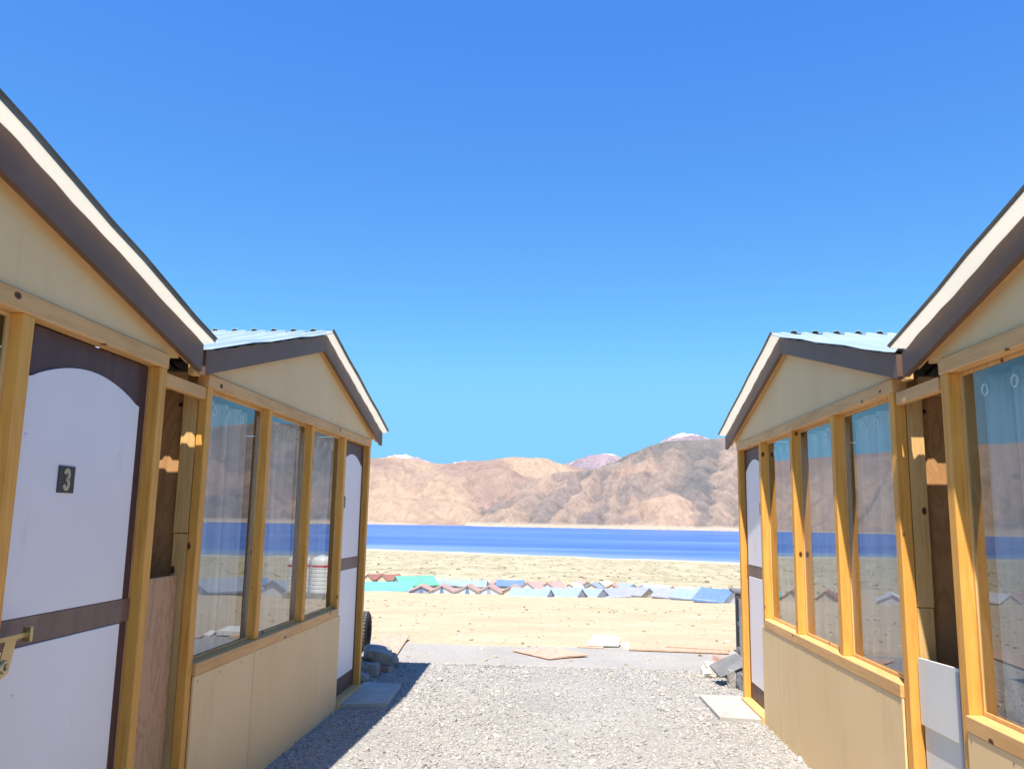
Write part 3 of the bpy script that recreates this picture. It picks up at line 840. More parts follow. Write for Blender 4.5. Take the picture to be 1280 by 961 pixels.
    if digit is not None:
        uc = 2.872 - 0.0 if bolt else (fu(d + 0.06 + 0.135))
        if bolt: uc = 2.862
        bm = bmesh.new()
        bx(bm, -0.0428, -0.039, uc - 0.05, uc + 0.05, 1.562, 1.657)
        if digit:
            polys = {'3': [[(-.45, .78), (-.28, .95), (.05, 1.0), (.33, .9), (.42, .72), (.33, .57), (.08, .51), (.36, .43), (.45, .24), (.33, .07), (.03, 0), (-.3, .05), (-.47, .22)]],
                     '2': [[(-.42, .72), (-.3, .92), (0, 1.0), (.32, .9), (.4, .7), (.25, .48), (-.42, .03), (.45, .03)]]}[digit]
            for pl in polys:
                sgn = 1 if side == 'R' else -1     # reads left to right for somebody facing the door
                P2 = [(uc - sgn * p[0] * 0.033 * -1 * (1 if side == 'L' else 1) * (1), 1.578 + p[1] * 0.064) for p in pl]
                P2 = [(uc + (p[0] * 0.030 if side == 'L' else -p[0] * 0.030), 1.577 + p[1] * 0.065) for p in pl]
                # smooth the stroke
                pts2 = []
                for i in range(len(P2) - 1):
                    for k in range(4):
                        f = k / 4
                        p0 = P2[max(i - 1, 0)]; p1 = P2[i]; p2 = P2[i + 1]; p3 = P2[min(i + 2, len(P2) - 1)]
                        if digit == '2' and i >= 5:
                            pts2.append(tuple(p1[c] + (p2[c] - p1[c]) * f for c in (0, 1)))
                        else:
                            pts2.append(tuple(0.5 * (2 * p1[c] + (p2[c] - p0[c]) * f + (2 * p0[c] - 5 * p1[c] + 4 * p2[c] - p3[c]) * f * f + (3 * p1[c] - p0[c] - 3 * p2[c] + p3[c]) * f ** 3) for c in (0, 1)))
                pts2.append(P2[-1])
                wd = 0.0075
                Ls, Rs = [], []
                for i, p in enumerate(pts2):
                    q0 = pts2[max(i - 1, 0)]; q1 = pts2[min(i + 1, len(pts2) - 1)]
                    dx, dz = q1[0] - q0[0], q1[1] - q0[1]; ln = math.hypot(dx, dz) or 1
                    Ls.append((p[0] - dz / ln * wd, p[1] + dx / ln * wd)); Rs.append((p[0] + dz / ln * wd, p[1] - dx / ln * wd))
                va = [[bm.verts.new((s * vv, p[0], p[1])) for p in line] for line in (Ls, Rs) for vv in (-0.0392, -0.0372)]
                L0, L1, R0, R1 = va
                for i in range(len(pts2) - 1):
                    for quad in ((L1[i], L1[i + 1], R1[i + 1], R1[i]), (L0[i], L0[i + 1], L1[i + 1], L1[i]), (R0[i], R1[i], R1[i + 1], R0[i + 1])):
                        f = bm.faces.new(quad); f.material_index = 1
        else:
            bx(bm, -0.0389, -0.0375, uc - 0.022, uc + 0.022, 1.578, 1.641, 1)
        finish('number_plate', bm, [M['plate'], M['digit'] if digit else M['rack']], door)
    if bolt:
        # brass hasp and sliding bolt at the near edge of the door
        uu = u0
        bm = bmesh.new()
        bx(bm, 0.001, 0.006, uu - 0.055, uu - 0.012, 1.085, 1.125)
        bx(bm, -0.042, -0.036, uu + 0.012, uu + 0.05, 1.088, 1.122)
        add_prism(bm, [(uu - 0.05, 1.098), (uu + 0.115, 1.100), (uu + 0.115, 1.114), (uu - 0.05, 1.112)], s * 0.008, s * 0.020)
        bx(bm, 0.004, 0.03, uu + 0.102, uu + 0.116, 1.085, 1.13)
        add_prism(bm, [(uu + 0.005, 1.10), (uu + 0.06, 1.10), (uu + 0.035, 1.0), (uu - 0.005, 0.985), (uu - 0.02, 1.0)], s * 0.009, s * 0.014)
        add_torus(bm, (s * 0.016, uu + 0.008, 1.022), 0.015, 0.006, 'x')
        bx(bm, -0.043, 0.004, uu + 0.066, uu + 0.084, 1.09, 1.098)
        finish('door_bolt', bm, M['brass'], door)
    # gable: beige triangle above the header
    uc = W / 2 + 0.05
    def under(u):                                   # fascia lower edge height
        return 2.157 + SL * (1.94 - abs(u - uc))
    def sheet_z(u):                                 # roof sheet base height
        return under(u) + FH + 0.011
    part_pts = [(-0.12, HT + .006), (W + 0.12, HT + .006), (W + .12, under(W + .12) + 0.09), (uc, under(uc) + 0.09), (-0.12, under(-0.12) + 0.09)]
    bm = bmesh.new(); add_prism(bm, part_pts, s * -0.05, s * -0.012)
    finish('gable_panel', bm, M['beige'], root)
    # joint strips along the rake inside the fascia
    # bargeboards
    for sg in (-1, 1):
        ue = uc + sg * 1.94
        bm = bmesh.new()
        m0 = uc + sg * 0.0015
        n_ = 60
        wob = [0.0022 * math.sin(i * 0.31 + seed) + 0.0016 * math.sin(i * 0.93 + seed * 2) + 0.0012 * math.sin(i * 5.3 + seed * 3) for i in range(n_ + 1)]
        top = [(m0 + (ue - m0) * i / n_, under(m0 + (ue - m0) * i / n_) + FH + wob[i]) for i in range(n_ + 1)]
        pl = [(m0, under(m0)), (ue, under(ue))] + top[::-1]
        add_prism(bm, pl, s * 0.018, s * 0.045)
        finish('fascia_board', bm, M['brown'], root)
        bm = bmesh.new()
        e2 = uc + sg * 1.90
        add_prism(bm, [(m0, under(m0) + 0.02), (e2, under(e2) + 0.02), (e2, under(e2) + 0.095), (m0, under(m0) + 0.095)], s * -0.0115, s * 0.0175)
        finish('rafter', bm, M['beam'], root)
    # roof: ribbed metal sheets, white on top, cream below; shade painted under the far ribs
    P = 0.146
    for sg in (-1, 1):
        far = sg == 1
        prof = []                                   # (v, dz)
        v = 0.108
        if far:
            ve = 0.045 + CW
            prof += [(ve + 0.010, RH + 0.002), (ve + 0.003, RH), (ve, 0.002)]
        else:
            prof += [(0.05 + CW, 0.003)]
        v = 0.027 if far else 0.05 + CW - 0.01
        first = True
        while v > -DEP - 0.15:
            prof += [(v - 0.045, 0.0), (v - 0.060, 0.019), (v - 0.087, 0.021), (v - 0.102, 0.0)]
            v -= P
        ue = uc + sg * ((1.985 if side == 'L' else 1.945) if not far else (1.955 if side == 'L' else 1.93))
        ur = uc + (0.0 if not far else -0.028)
        bm = bmesh.new()
        th_ = 0.004
        rows = []
        nseg = 8
        for i in range(nseg + 1):
            u = ur + (ue - ur) * i / nseg
            zz = under(uc) + FH + 0.011 - SL * (u - uc) * sg if far else sheet_z(u)
            sag = 0.004 * math.sin(i * 2.1 + seed)
            rows.append([(bm.verts.new((s * pv, u, zz + dz + th_ + sag)), bm.verts.new((s * pv, u, zz + dz + sag))) for pv, dz in prof])
        for i in range(nseg):
            for j in range(len(prof) - 1):
                A, B = rows[i], rows[i + 1]
                f = bm.faces.new((A[j][0], A[j + 1][0], B[j + 1][0], B[j][0])); f.material_index = (1 if (far and j == 2) else 0)
                f = bm.faces.new((A[j][1], B[j][1], B[j + 1][1], A[j + 1][1])); f.material_index = (2 if (far and j != 2) else 1)  # dark grey under the far ribs stands in for shade in the ridge openings
        for i in range(nseg):
            for j, mi in ((0, 2 if far else 0), (len(prof) - 1, 0)):
                f = bm.faces.new((rows[i][j][0], rows[i + 1][j][0], rows[i + 1][j][1], rows[i][j][1])); f.material_index = mi
        for j in range(len(prof) - 1):
            for i in (0, nseg):
                f = bm.faces.new((rows[i][j][0], rows[i][j][1], rows[i][j + 1][1], rows[i][j + 1][0])); f.material_index = 0
        finish('roof_sheet', bm, [M['roof_top'], M['roof_under'], M['roof_edge_rib_shade']], root)
    # side walls of plywood behind exposed studs, back wall, floor
    for far in (False, True):
        g = (lambda u: W - u) if far else (lambda u: u)
        q = sorted((g(0.062), g(0.074)))
        bm = bmesh.new(); bx(bm, -DEP, -DP - 0.002, q[0], q[1], 0.02, 2.20)
        finish('side_wall', bm, M['ply_side'], root)
        q = sorted((g(0.004), g(0.060)))
        part('stud', [(-DP - 0.078, -DP - 0.003, q[0] + .004, q[1], 0.02, 1.13 if side == 'R' else 1.40), (-DP - 0.080, -DP - 0.005, q[0], q[1] - .002, 1.133 if side == 'R' else 1.403, 2.11)], M['stud'])
        for k in range(1, 6):
            part('stud', [(-0.16 - 0.6 * k, -0.09 - 0.6 * k, q[0], q[1], 0.02, 2.11)], M['stud'])
        part('top_plate', [(-DEP, -DP - 0.07, q[0], q[1], 2.113, 2.20)], M['cross'])
    bm = bmesh.new()
    add_prism(bm, [(0.08, 0.02), (W - 0.08, 0.02), (W - 0.08, 2.2), (uc, under(uc) + 0.09), (0.08, 2.2)], s * -DEP, s * (-DEP + 0.02))
    finish('back_wall', bm, M['inner'], root)
    part('floor', [(-DEP + 0.021, -0.101, 0.076, W - 0.076, 0.02, 0.05)], M['floor'], 0)
    part('ceiling', [(-DEP + 0.021, -0.101, 0.076, W - 0.076, 2.205, 2.22)], M['inner'], 0)
    return dict(root=root, s=s, t=t, loc=loc, W=W, fu=fu, edges=(0.06,) + tuple(w_edges))

CT = {}
CT['L2'] = cottage('L', -1.760, -0.39, 3.989, 'farther cottage on the left, shaded front with three windows and a white door', digit='', seed=1)
CT['R2'] = cottage('R', 1.560, 0.39, 3.985, 'farther cottage on the right, sunlit orange posts and white door beside rock pile', W=3.43, digit='2', seed=2, FH=0.112)
CT['L1'] = cottage('L', -1.7607, 0.91, 0.012, 'nearest cottage on the left, door numbered 3 with a brass bolt', digit='3', bolt=True, w_edges=(0.82, 1.64, 2.468), seed=3, SL=0.226, FH=0.128)
CT['R1'] = cottage('R', 1.558, 0.67, 0.03, 'nearest cottage on the right, cut off by the picture edge', door_far=False, seed=4, SL=0.258, FH=0.110)

# ------------------------------------------------------------------ curtains hung behind the panes
def curtain(C, i, label, folds, phase, span=(0.03, 0.97)):
    e = C['edges']
    ua = e[i] + (0.06 if i else 0.0); ub = e[i + 1]
    q = sorted((C['fu'](ua), C['fu'](ub)))
    s = C['s']
    W = q[1] - q[0]
    uA, uB = q[0] + W * span[0], q[0] + W * span[1]
    root = empty('curtain', C['loc'], C['t'], label, 'curtain', 'pale curtains behind the cottage windows')
    nu, nz = 120, 10
    def vv(u, z):
        f = (u - uA) / (uB - uA)
        am = 0.036 * (0.75 + 0.25 * math.sin(z * 2 + phase))
        return -0.125 + am * math.sin(2 * math.pi * folds * f + phase + 0.3 * math.sin(z * 1.3 + phase))
    bm = bmesh.new()
    rows = []
    for k in range(nz + 1):
        z = 0.40 + (2.095 - 0.40) * k / nz
        rows.append([bm.verts.new((s * vv(uA + (uB - uA) * j / nu, z), uA + (uB - uA) * j / nu, z)) for j in range(nu + 1)])
    for k in range(nz):
        for j in range(nu):
            bm.faces.new((rows[k][j], rows[k][j + 1], rows[k + 1][j + 1], rows[k + 1][j]))
    g = bmesh.ops.solidify(bm, geom=bm.faces[:], thickness=0.0015)
    finish('cloth', bm, M['curtain'], root, smooth=True)
    for k in range(int(folds) + 2):
        f = (k + 0.25 - phase / (2 * math.pi) % 1.0) / folds      # on the fold crests nearest the pane
        if not 0.03 < f < 0.97: continue
        u = uA + (uB - uA) * f
        bm = bmesh.new()
        add_torus(bm, (s * (vv(u, 2.04) + 0.004), u, 2.04), 0.022, 0.005, 'x', 24, 6)
        finish('eyelet', bm, M['white_board'], root, smooth=True)
    bm = bmesh.new()
    bmesh.ops.create_cone(bm, cap_ends=True, segments=12, radius1=0.011, radius2=0.011, depth=W,
                          matrix=Matrix.Translation((s * -0.165, (q[0] + q[1]) / 2, 2.04)) @ Matrix.Rotation(math.pi / 2, 4, 'X'))
    finish('curtain_rod', bm, M['dark'], root)
wl = ['first from the near end', 'in the middle of the three', 'beside the door']
for key, nm in (('L2', 'farther left cottage'), ('R2', 'farther right cottage')):
    for i in range(3):
        curtain(CT[key], i, 'pale curtain in the window of the %s, %s' % (nm, wl[i]), 4, i * 1.3 + (0 if key == 'L2' else 0.7))
curtain(CT['R1'], 0, 'pale curtain in the window of the nearest right cottage, at the picture edge', 3.5, 0.4)
curtain(CT['L1'], 2, 'pale curtain in the window left of the door numbered 3', 3, 0.9)

# ------------------------------------------------------------------ infill between the cottages
def slab_box(name, label, cat, c, size, mat, rot=(0, 0, 0), bevel=0.003, group=None):
    bm = bmesh.new()
    add_box(bm, -size[0] / 2, size[0] / 2, -size[1] / 2, size[1] / 2, -size[2] / 2, size[2] / 2)
    o = finish(name, bm, mat, bevel=bevel)
    o.location = c; o.rotation_euler = rot
    return tag(o, label, cat, group)
slab_box('plywood_sheet', 'reddish plywood sheet closing the gap between the two left cottages', 'plywood', (-1.845, 3.735, 0.605), (0.012, 0.475, 1.20), M['ply'], (0, 0, math.radians(0.5)))
slab_box('timber_beam', 'short pine beam spanning the gap above the plywood sheet, left side', 'timber', (-1.79, 3.742, 2.088), (0.035, 0.475, 0.06), M['beam'])
slab_box('timber_beam', 'short pine beam spanning the gap above the white board, right side', 'timber', (1.59, 3.748, 2.088), (0.035, 0.44, 0.06), M['beam'])
wb = empty('infill_board', (1.606, 3.765, 0), math.radians(-1.0), 'white board of two pieces closing the gap between the two right cottages', 'board')
bm = bmesh.new(); add_prism(bm, [(-0.205, 0.645), (0.205, 0.632), (0.205, 0.915), (-0.205, 0.935)], -0.006, 0.006)
finish('upper_piece', bm, M['white_board'], wb)
bm = bmesh.new(); add_prism(bm, [(-0.2, 0.0), (0.203, 0.0), (0.203, 0.66), (-0.2, 0.66)], 0.0075, 0.018)
finish('lower_piece', bm, M['white_board'], wb)
bm = bmesh.new(); add_box(bm, -0.0085, -0.0065, -0.205, -0.175, 0.0, 0.92)
finish('edge_strip', bm, M['grey_board'], wb)
for nm, x, lab in (('L', -1.78, 'small pine block under the eaves where the left roofs meet'), ('R', 1.58, 'small pine block under the eaves where the right roofs meet')):
    slab_box('timber_block', lab, 'timber', (x, 3.845, 2.20), (0.035, 0.06, 0.09), M['stud'])

# ------------------------------------------------------------------ slabs, boards
def slab(name, label, cat, poly, z0, z1, mat, tilt=None, group=None):
    cx = sum(p[0] for p in poly) / len(poly); cy = sum(p[1] for p in poly) / len(poly)
    bm = bmesh.new(); add_prism(bm, [(p[0] - cx, p[1] - cy) for p in poly], 0, z1 - z0, 'z')
    o = finish(name, bm, mat, bevel=0.002)
    o.location = (cx, cy, z0)
    if tilt: o.rotation_euler = tilt
    return tag(o, label, cat, group)
slab('step_slab', 'concrete step slab in the shade at the left door', 'step', [(-1.725, 6.70), (-1.37, 6.80), (-1.40, 7.56), (-1.735, 7.58)], 0.0, 0.045, M['concrete'])
slab('step_slab', 'sunlit concrete step slab at the right door', 'step', [(1.215, 6.70), (1.525, 6.66), (1.535, 7.52), (1.19, 7.50)], 0.0, 0.04, M['concrete'])
slab('plywood_board', 'pinkish plywood board lying in the middle of the gravel', 'board', [(-0.55, 9.76), (-0.12, 9.25), (0.10, 9.42), (0.31, 9.52), (0.16, 9.74), (-0.02, 9.98)], 0.018, 0.030, M['ply_ground'], (0.012, -0.012, 0))
slab('foam_board', 'white foam panel lying at the edge of the gravel', 'board', [(0.33, 10.22), (0.70, 10.30), (0.74, 10.75), (0.42, 10.80)], 0.02, 0.075, M['white_board'], (0.0, 0.02, 0))
slab('wood_offcut', 'thin brown wood offcut under the white foam panel', 'board', [(0.20, 10.20), (0.50, 10.16), (0.52, 10.30), (0.22, 10.34)], 0.006, 0.018, M['ply_ground'])
slab('white_scrap', 'crumpled white scrap beside the foam panel', 'scrap', [(0.72, 10.22), (0.80, 10.20), (0.86, 10.42), (0.76, 10.40)], 0.005, 0.045, M['white_board'], (0.1, -0.12, 0.2))
slab('plank', 'long thin wooden plank lying on the gravel edge toward the right', 'plank', [(0.80, 10.06), (1.93, 9.98), (1.94, 10.10), (0.81, 10.20)], 0.012, 0.030, M['ply_ground'])
slab('plank', 'narrow wooden plank lying behind the longer one on the right', 'plank', [(1.25, 10.36), (1.98, 10.20), (1.99, 10.24), (1.26, 10.42)], 0.010, 0.028, M['ply_ground'])
slab('plywood_board', 'pale pink plywood board lying beside the left cottage corner', 'board', [(-1.99, 9.00), (-1.735, 8.87), (-1.90, 10.72), (-2.27, 10.86)], 0.012, 0.028, M['ply_ground'])

# ------------------------------------------------------------------ rocks
def rock(label, c, size, mat, seed, rot=(0, 0, 0), group='rocks piled at the cottage corners'):
    bm = bmesh.new()
    bmesh.ops.create_icosphere(bm, subdivisions=3, radius=0.5)
    for v in bm.verts:
        p = v.co.copy()
        k = 1 + 0.55 * (mnoise.noise(p * 2.2 + Vector((seed * 3.1, seed, 1)))) + 0.16 * mnoise.noise(p * 7 + Vector((seed, 2, seed)))
        q = p * k
        for a in range(3):                         # planar facets
            lim = 0.40 + 0.06 * math.sin(seed * 1.3 + a)
            q[a] = max(-lim, min(lim, q[a]))
        v.co = Vector((q.x * size[0], q.y * size[1], q.z * size[2])) * 1.2
    o = finish('rock', bm, mat)
    o.location = c; o.rotation_euler = rot
    return tag(o, label, 'rock', group)
rock('white boulder lying outermost of the right rock pile', (1.475, 8.55, 0.075), (0.17, 0.17, 0.16), M['rock_white'], 1)
rock('pinkish rock behind the slate on the right pile', (1.60, 8.62, 0.115), (0.20, 0.17, 0.17), M['rock_pink'], 2, (0.2, 0.1, 0.4))
rock('thin grey slate slab tilted on top of the right rock pile', (1.575, 8.16, 0.175), (0.34, 0.26, 0.045), M['slate'], 3, (0.42, -0.38, 0.2))
rock('upright grey rock propping the slate slab', (1.565, 8.02, 0.075), (0.085, 0.10, 0.17), M['rock_grey'], 4)
rock('dark rock under the slate slab nearest the door post', (1.625, 7.95, 0.07), (0.07, 0.12, 0.15), M['slate'], 5)
rock('tan rock tucked behind the right door post', (1.70, 8.45, 0.08), (0.19, 0.2, 0.18), M['rock_white'], 6, (0, 0, 1.0))
rock('largest grey rock on top of the shaded left pile', (-1.80, 8.40, 0.16), (0.26, 0.34, 0.13), M['rock_grey'], 7, (0.1, 0.2, 0.3))
rock('grey rock at the foot of the shaded left pile', (-1.775, 8.08, 0.065), (0.14, 0.20, 0.13), M['rock_grey'], 8)
rock('pale grey rock low in the left pile beside the plywood board', (-1.74, 8.62, 0.065), (0.17, 0.22, 0.13), M['rock_grey'], 9, (0, 0, 0.8))
rock('small grey stone lying nearest the left door post', (-1.80, 7.80, 0.04), (0.10, 0.13, 0.085), M['rock_grey'], 11, (0, 0, 0.5))
rock('brownish stone between the shaded left pile and the slab', (-1.68, 8.30, 0.035), (0.10, 0.12, 0.07), M['rock_pink'], 12, (0, 0, 1.2))
rock('flat grey rock at the back of the left pile under the tyre', (-1.93, 8.98, 0.075), (0.30, 0.34, 0.13), M['rock_grey'], 10)

# tyre standing behind the left cottage corner
ty = empty('tyre', (-2.20, 9.40, 0.03), math.radians(4), 'dark worn tyre standing upright behind the left cottage corner', 'tyre')
bm = bmesh.new()
prof = [(0.150, -0.075), (0.205, -0.095), (0.235, -0.088), (0.250, -0.060), (0.253, 0.0), (0.250, 0.060), (0.235, 0.088), (0.205, 0.095), (0.150, 0.075), (0.140, 0.0)]
N = 48
rows = []
for i in range(N):
    a = 2 * math.pi * i / N
    rows.append([bm.verts.new((h, r * math.cos(a), 0.253 + r * math.sin(a))) for r, h in prof])
for i in range(N):
    for j in range(len(prof)):
        bm.faces.new((rows[i][j], rows[(i + 1) % N][j], rows[(i + 1) % N][(j + 1) % len(prof)], rows[i][(j + 1) % len(prof)]))
finish('carcass', bm, M['tyre'], ty, smooth=True)
bm = bmesh.new()
for i in range(36):
    a = 2 * math.pi * i / 36
    for h0 in (-0.07, -0.033, 0.004, 0.041):
        vs_ = add_box(bm, h0, h0 + 0.029, 0.250, 0.262, -0.016, 0.016)
        bmesh.ops.rotate(bm, verts=vs_, cent=(0, 0, 0), matrix=Matrix.Rotation(a, 3, 'X'))
bmesh.ops.translate(bm, verts=bm.verts[:], vec=(0, 0, 0.253))
finish('tread', bm, M['tread'], ty)
ty.scale = (0.85, 0.82, 0.82)

# grey shelf rack behind the right cottage corner
rk = empty('storage_rack', (2.27, 9.95, 0), math.radians(-4), 'grey shelf rack with dark openings standing behind the right door post', 'rack')
bm = bmesh.new()
for px, py in ((-0.24, -0.16), (0.21, -0.16), (-0.24, 0.13), (0.21, 0.13)):
    add_box(bm, px, px + 0.035, py, py + 0.035, 0, 0.70)
finish('frame', bm, M['rack'], rk, bevel=0.003)
for z in (0.03, 0.33, 0.62):
    bm = bmesh.new(); add_box(bm, -0.23, 0.235, -0.15, 0.155, z, z + 0.045); finish('shelf', bm, M['rack'], rk, bevel=0.003)
bm = bmesh.new(); add_box(bm, -0.30, 0.26, -0.19, 0.19, 0.703, 0.735); finish('top_board', bm, M['slate'], rk, bevel=0.004)
bm = bmesh.new(); add_box(bm, -0.20, 0.20, 0.10, 0.125, 0.076, 0.61); finish('back_panel', bm, M['dark'], rk)

# ------------------------------------------------------------------ water tank (seen mirrored in the left windows)
def tank(x, y, z, label):
    tk = empty('water_tank', (x, y, z), 0, label, 'water tank', 'white water tanks mirrored in the left windows')
    bm = bmesh.new()
    R0 = 0.68
    pr = [(R0 * .98, 0.0), (R0, 0.03)]
    mi = [0]
    h = 0.03
    for k in range(6):
        for (dr, dz) in ((0.0, 0.15), (-0.03, 0.03), (-0.03, 0.03), (0.0, 0.03)):
            h += dz; pr.append((R0 + dr, h)); mi.append(0)
    pr += [(R0, 1.55), (R0 + .004, 1.56), (R0 + .004, 1.70), (R0, 1.71), (R0, 1.86), (R0 * .96, 2.0), (R0 * .84, 2.12), (R0 * .5, 2.20), (R0 * .3, 2.22), (R0 * .3, 2.28), (0.02, 2.30)]
    mi += [0, 0, 1, 0, 0, 0, 0, 0, 0, 0, 0]
    add_lathe(bm, pr, n=48, mi=mi)
    finish('tank_body', bm, [M['tank'], M['red']], tk, smooth=False)
    bm = bmesh.new(); add_box(bm, -0.72, 0.72, -0.75, 0.75, -1.1, -0.002)
    finish('stone_plinth', bm, M['rock_grey'], tk)
tank(13.43, 52.0, -3.26, 'white water tank with red band, left one in the left window reflection')
tank(11.94, 52.0, -3.26, 'white water tank with red band, one nearer the left door in the reflection')

# ------------------------------------------------------------------ tents
def tz(x, y):
    return float(terrain(np.array([x]), np.array([y]))[0])
def tent(x, y, w, l, h, wall, rz, roof, front, label, group='tents of the lakeside camp', trim=None, name='tent'):
    """ridge along local y, gable front at -y"""
    root = empty(name, (x, y, tz(x, y) - 0.1), rz, label, 'tent', group)
    hw, hl = w / 2, l / 2
    e = 0.25
    bm = bmesh.new()
    sl = (h - wall) / hw
    ns = 6
    for sg in (-1, 1):
        st_ = []
        for k in range(ns + 1):
            f = k / ns; yk = (-hl - e) + 2 * (hl + e) * f
            sag = 0.11 * math.sin(math.pi * f) + 0.02 * math.sin(k * 2.7 + x)
            pr = [(0, h - sag), (sg * hw * 0.5, (h + wall) / 2 - 0.06 - sag * 1.2), (sg * (hw + e), wall - sl * e - sag * 0.6), (sg * (hw + e), wall - sl * e - 0.16 - sag * 0.6), (0, h - 0.22 - sag)]
            st_.append([bm.verts.new((px_, yk, pz_)) for px_, pz_ in pr])
        for k in range(ns):
            for j in range(5):
                bm.faces.new((st_[k][j], st_[k + 1][j], st_[k + 1][(j + 1) % 5], st_[k][(j + 1) % 5]))
        bm.faces.new(st_[0]); bm.faces.new(st_[-1][::-1])
    finish('canvas_roof', bm, roof, root)
    for sg in (-1, 1):
        bm = bmesh.new()
        yy = sg * hl
        add_prism(bm, [(-hw, 0), (hw, 0), (hw, wall - .02), (0, h - 0.24), (-hw, wall - .02)], yy - 0.03, yy + 0.03, 'y')
        finish('end_wall', bm, front, root)
    for sg in (-1, 1):
        bm = bmesh.new(); add_box(bm, sg * hw - 0.02, sg * hw + 0.02, -hl + .03, hl - .03, 0, wall - .03)
        finish('side_wall', bm, trim or front, root)
    bm = bmesh.new(); add_prism(bm, [(-0.45, 0.05), (0.45, 0.05), (0.12, min(h * 0.8, 1.9)), (-0.12, min(h * .8, 1.9))], -hl - 0.05, -hl - 0.031, 'y')
    finish('door_flap', bm, trim or front, root)
    root.scale = (1, 1, 0.84)                       # low, slack canvas
    return root

def at(px, py, y):
    """ground position for a photograph pixel at distance y (x only; the tent then sits on the terrain)"""
    d = FW * 1034.1 + RT * (px - 640.0) - UP * (py - 480.5)
    return d.x / d.y * y
D = math.radians
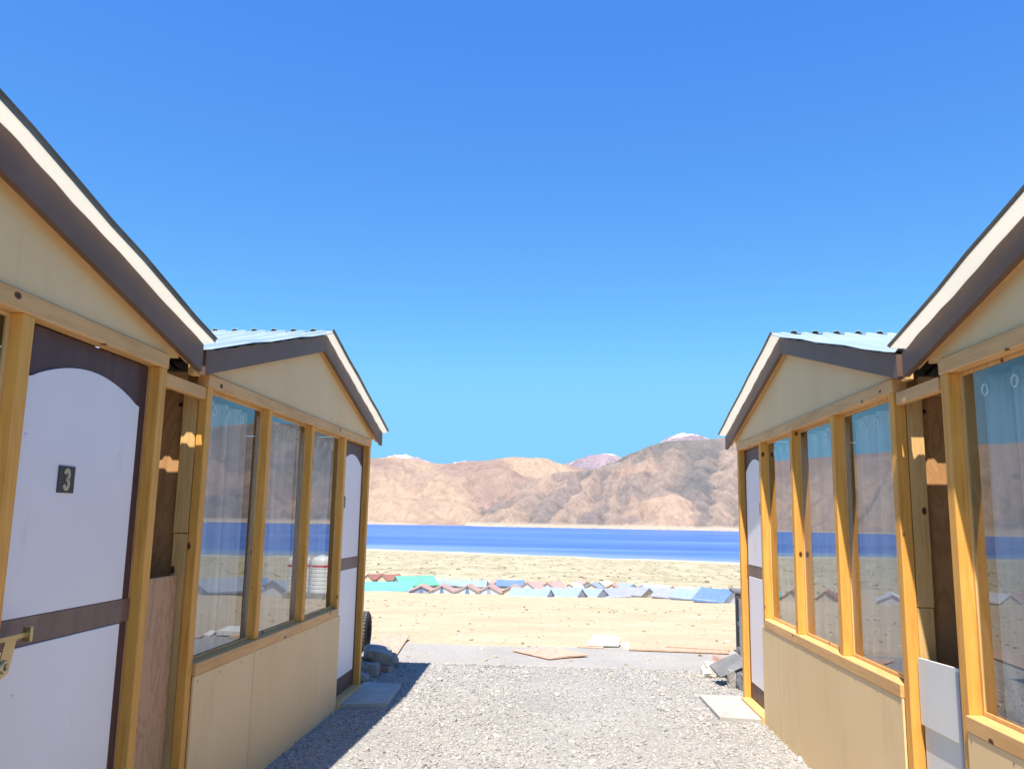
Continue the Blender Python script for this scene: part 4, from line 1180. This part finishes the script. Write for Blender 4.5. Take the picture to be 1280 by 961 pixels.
# (pixel x of centre, distance, width, length, height, wall, rotation, roof, front, label, trim)
T = [
    (469, 200, 3.4, 4.5, 2.2, 1.0, D(-38), 'maroon', 'cream', 'maroon roofed cream tent, leftmost behind the turquoise tent', None),
    (488, 198, 3.8, 4.8, 2.3, 1.0, D(-40), 'maroon', 'cream', 'maroon roofed cream tent just behind the green tent', None),
    (479, 146, 5.2, 9.5, 2.0, 0.5, D(-74), 'cyan', 'cyan', 'long bright turquoise tent at the left of the camp', None),
    (518, 164, 5.2, 7.5, 2.9, 1.1, D(-58), 'green', 'rock_grey', 'sea green tarpaulin tent behind the turquoise one', None),
    (528, 140, 3.9, 4.2, 1.85, 0.75, D(4), 'pink', 'lilac', 'pink roofed tent with lilac front nearest the turquoise tent', 'blue'),
    (554, 140, 3.9, 4.2, 1.9, 0.75, D(2), 'pink', 'white', 'pink roofed tent with white front, second from the turquoise tent', 'blue'),
    (586, 140, 3.9, 4.2, 2.0, 0.75, D(0), 'pink', 'white', 'pink roofed tent with white front under the pale blue roof', 'blue'),
    (613, 140, 3.9, 4.2, 2.0, 0.75, D(-2), 'pink', 'white', 'pink roofed tent with white front left of the deep blue roof', 'pale_blue'),
    (642, 142, 3.9, 4.2, 2.0, 0.8, D(-3), 'pink', 'cream', 'pink roofed cream tent in front of the deep blue roof', None),
    (667, 160, 3.6, 4.2, 2.3, 1.0, D(-30), 'pink', 'white', 'white fronted tent with pink roof turned to the right', None),
    (692, 162, 3.6, 4.2, 2.3, 1.0, D(-30), 'pink', 'white', 'white fronted tent with pink roof right of the turned pink one', None),
    (565, 170, 3.4, 5.0, 2.0, 1.0, D(88), 'pale_blue', 'lilac', 'pale blue roofed tent behind the second pink tent', None),
    (591, 168, 3.4, 5.4, 2.2, 1.0, D(86), 'pale_blue', 'white', 'wide pale blue roofed tent behind the pink row', None),
    (638, 172, 3.4, 5.2, 2.2, 1.1, D(88), 'blue', 'lilac', 'deep blue roofed tent behind the pink row', None),
    (664, 124, 3.6, 5.6, 1.6, 0.4, D(72), 'pale_blue', 'white', 'low pale blue tent at the front edge of the camp centre', None),
    (704, 126, 3.8, 5.6, 1.7, 0.4, D(66), 'pale_blue', 'white', 'low pale blue tent right of the centre front tent', None),
    (735, 134, 3.6, 5.0, 1.8, 0.6, D(58), 'pale_blue', 'white', 'flat pale blue tent below the pale pink tents', None),
    (762, 136, 3.6, 5.0, 1.9, 0.6, D(-60), 'lilac', 'white', 'lilac blue tent in the middle of the right half', None),
    (716, 172, 3.2, 4.0, 1.9, 0.9, D(-20), 'cream', 'white', 'cream tent behind the flat pale blue tents', None),
    (742, 174, 3.2, 4.0, 1.9, 0.9, D(-15), 'pale_blue', 'cream', 'small pale blue tent behind the flat blue tents', None),
    (766, 174, 3.0, 4.0, 1.9, 0.9, D(-10), 'pink', 'cream', 'small pink roofed tent at the back of the right half', None),
    (794, 142, 3.8, 5.2, 2.1, 0.9, D(48), 'lilac', 'cream', 'lilac roofed tent with cream front left of the white tents', None),
    (818, 144, 3.4, 4.6, 2.0, 0.8, D(52), 'pale_blue', 'white', 'pale blue tent beside the lilac roofed tents', None),
    (842, 136, 4.0, 5.4, 2.2, 0.8, D(50), 'lilac', 'cream', 'lilac roofed tent right of the pale blue one', None),
    (866, 126, 4.0, 5.0, 2.1, 0.8, D(48), 'pale_blue', 'white', 'white and pale blue tent left of the big blue tent', None),
    (546, 182, 3.0, 3.6, 1.9, 0.9, D(-25), 'cream', 'white', 'small cream tent behind the second pale blue roof', None),
    (622, 186, 3.0, 3.6, 1.9, 0.9, D(20), 'pink', 'cream', 'small pink tent just left of the deep blue roof', None),
    (728, 184, 3.0, 3.6, 1.9, 0.9, D(30), 'pink', 'white', 'small pink and white tent between the two cream ones', None),
    (755, 186, 3.0, 3.6, 1.9, 0.9, D(-35), 'cream', 'white', 'small cream and white tent at the back of the right half', None),
    (784, 178, 3.0, 3.6, 1.9, 0.9, D(35), 'pale_blue', 'white', 'small pale blue tent behind the lilac roofed tents', None),
    (808, 176, 3.2, 3.8, 2.0, 0.9, D(-30), 'white', 'white', 'white tent behind the pale blue tent on the right', None),
    (830, 170, 3.2, 3.8, 2.0, 0.9, D(40), 'cream', 'cream', 'cream tent at the back right of the camp', None),
    (856, 160, 3.2, 4.0, 2.0, 0.9, D(-40), 'white', 'white', 'white tent just behind the big blue tent', None),
    (884, 150, 3.4, 4.2, 2.1, 0.9, D(50), 'pale_blue', 'white', 'pale blue tent whose ridge shows above the big blue tent', None),
    (897, 112, 4.4, 4.4, 2.4, 0.8, D(46), 'blue', 'white', 'largest blue roofed tent at the right end of the camp', 'white'),
    (925, 124, 4.6, 5.4, 2.2, 0.9, D(48), 'blue', 'white', 'blue roofed white tent half hidden by the right cottage', None),
]
for (px, dist, w, l, h, wall, rz, rf, fr_, lab, tr_) in T:
    tent(at(px, 735, dist), dist, w, l, h, wall, rz, M[rf], M[fr_], lab, trim=M[tr_] if tr_ else None)
# tents outside the direct view that the window panes mirror
k = 0
for (x, y, w, l, h, rz, rf, fr_, lab) in [
    (25.2, 68, 4.6, 4.6, 1.9, D(36), 'grey_canvas', 'white', 'grey roofed tent mirrored low in the first left window'),
    (23.2, 80, 4.4, 4.6, 2.0, D(28), 'grey_canvas', 'white', 'grey roofed tent mirrored beside the water tank'),
    (36, 100, 4.2, 5.5, 2.2, D(50), 'blue', 'white', 'blue roofed tent mirrored behind the grey tents'),
    (44, 115, 4.2, 5.5, 2.2, D(40), 'pale_blue', 'white', 'pale blue tent mirrored at the left window edge'),
    (-36.2, 140, 3.4, 3.6, 2.4, D(24), 'maroon', 'cream', 'maroon roofed cream tent mirrored in the right window beside the door'),
    (-41.8, 140, 3.4, 3.6, 2.4, D(24), 'maroon', 'cream', 'maroon roofed cream tent mirrored in the middle right window'),
    (-46.6, 146, 3.4, 3.6, 2.4, D(24), 'maroon', 'cream', 'maroon roofed cream tent mirrored right of the middle right window'),
    (-48, 130, 4.0, 5.0, 2.2, D(20), 'white', 'white', 'white tent mirrored in the near window of the farther right cottage'),
    (-53.5, 130, 4.0, 5.0, 2.2, D(15), 'white', 'white', 'second white tent mirrored in the near window of the farther right cottage'),
    (-57, 142, 4.4, 5.2, 2.5, D(-30), 'cream', 'cream', 'cream tent mirrored behind the white tents'),
    (-70, 140, 4.4, 5.2, 2.5, D(-20), 'white', 'cream', 'white roofed cream tent mirrored in the window at the right picture edge'),
    (-79, 150, 4.4, 5.2, 2.5, D(-20), 'pink', 'cream', 'pink roofed tent mirrored in the window at the right picture edge')]:
    tent(x, y, w, l, h, 0.9, rz, M[rf], M[fr_], lab)
slab('white_sheet', 'white board lying on the sand mirrored low in the first left window', 'board', [(5.2, 11.6), (6.6, 12.3), (6.3, 12.9), (4.9, 12.0)], float(terrain(np.array([5.8]), np.array([12.2]))[0]) - 0.02, float(terrain(np.array([5.8]), np.array([12.2]))[0]) + 0.10, M['white_board'])
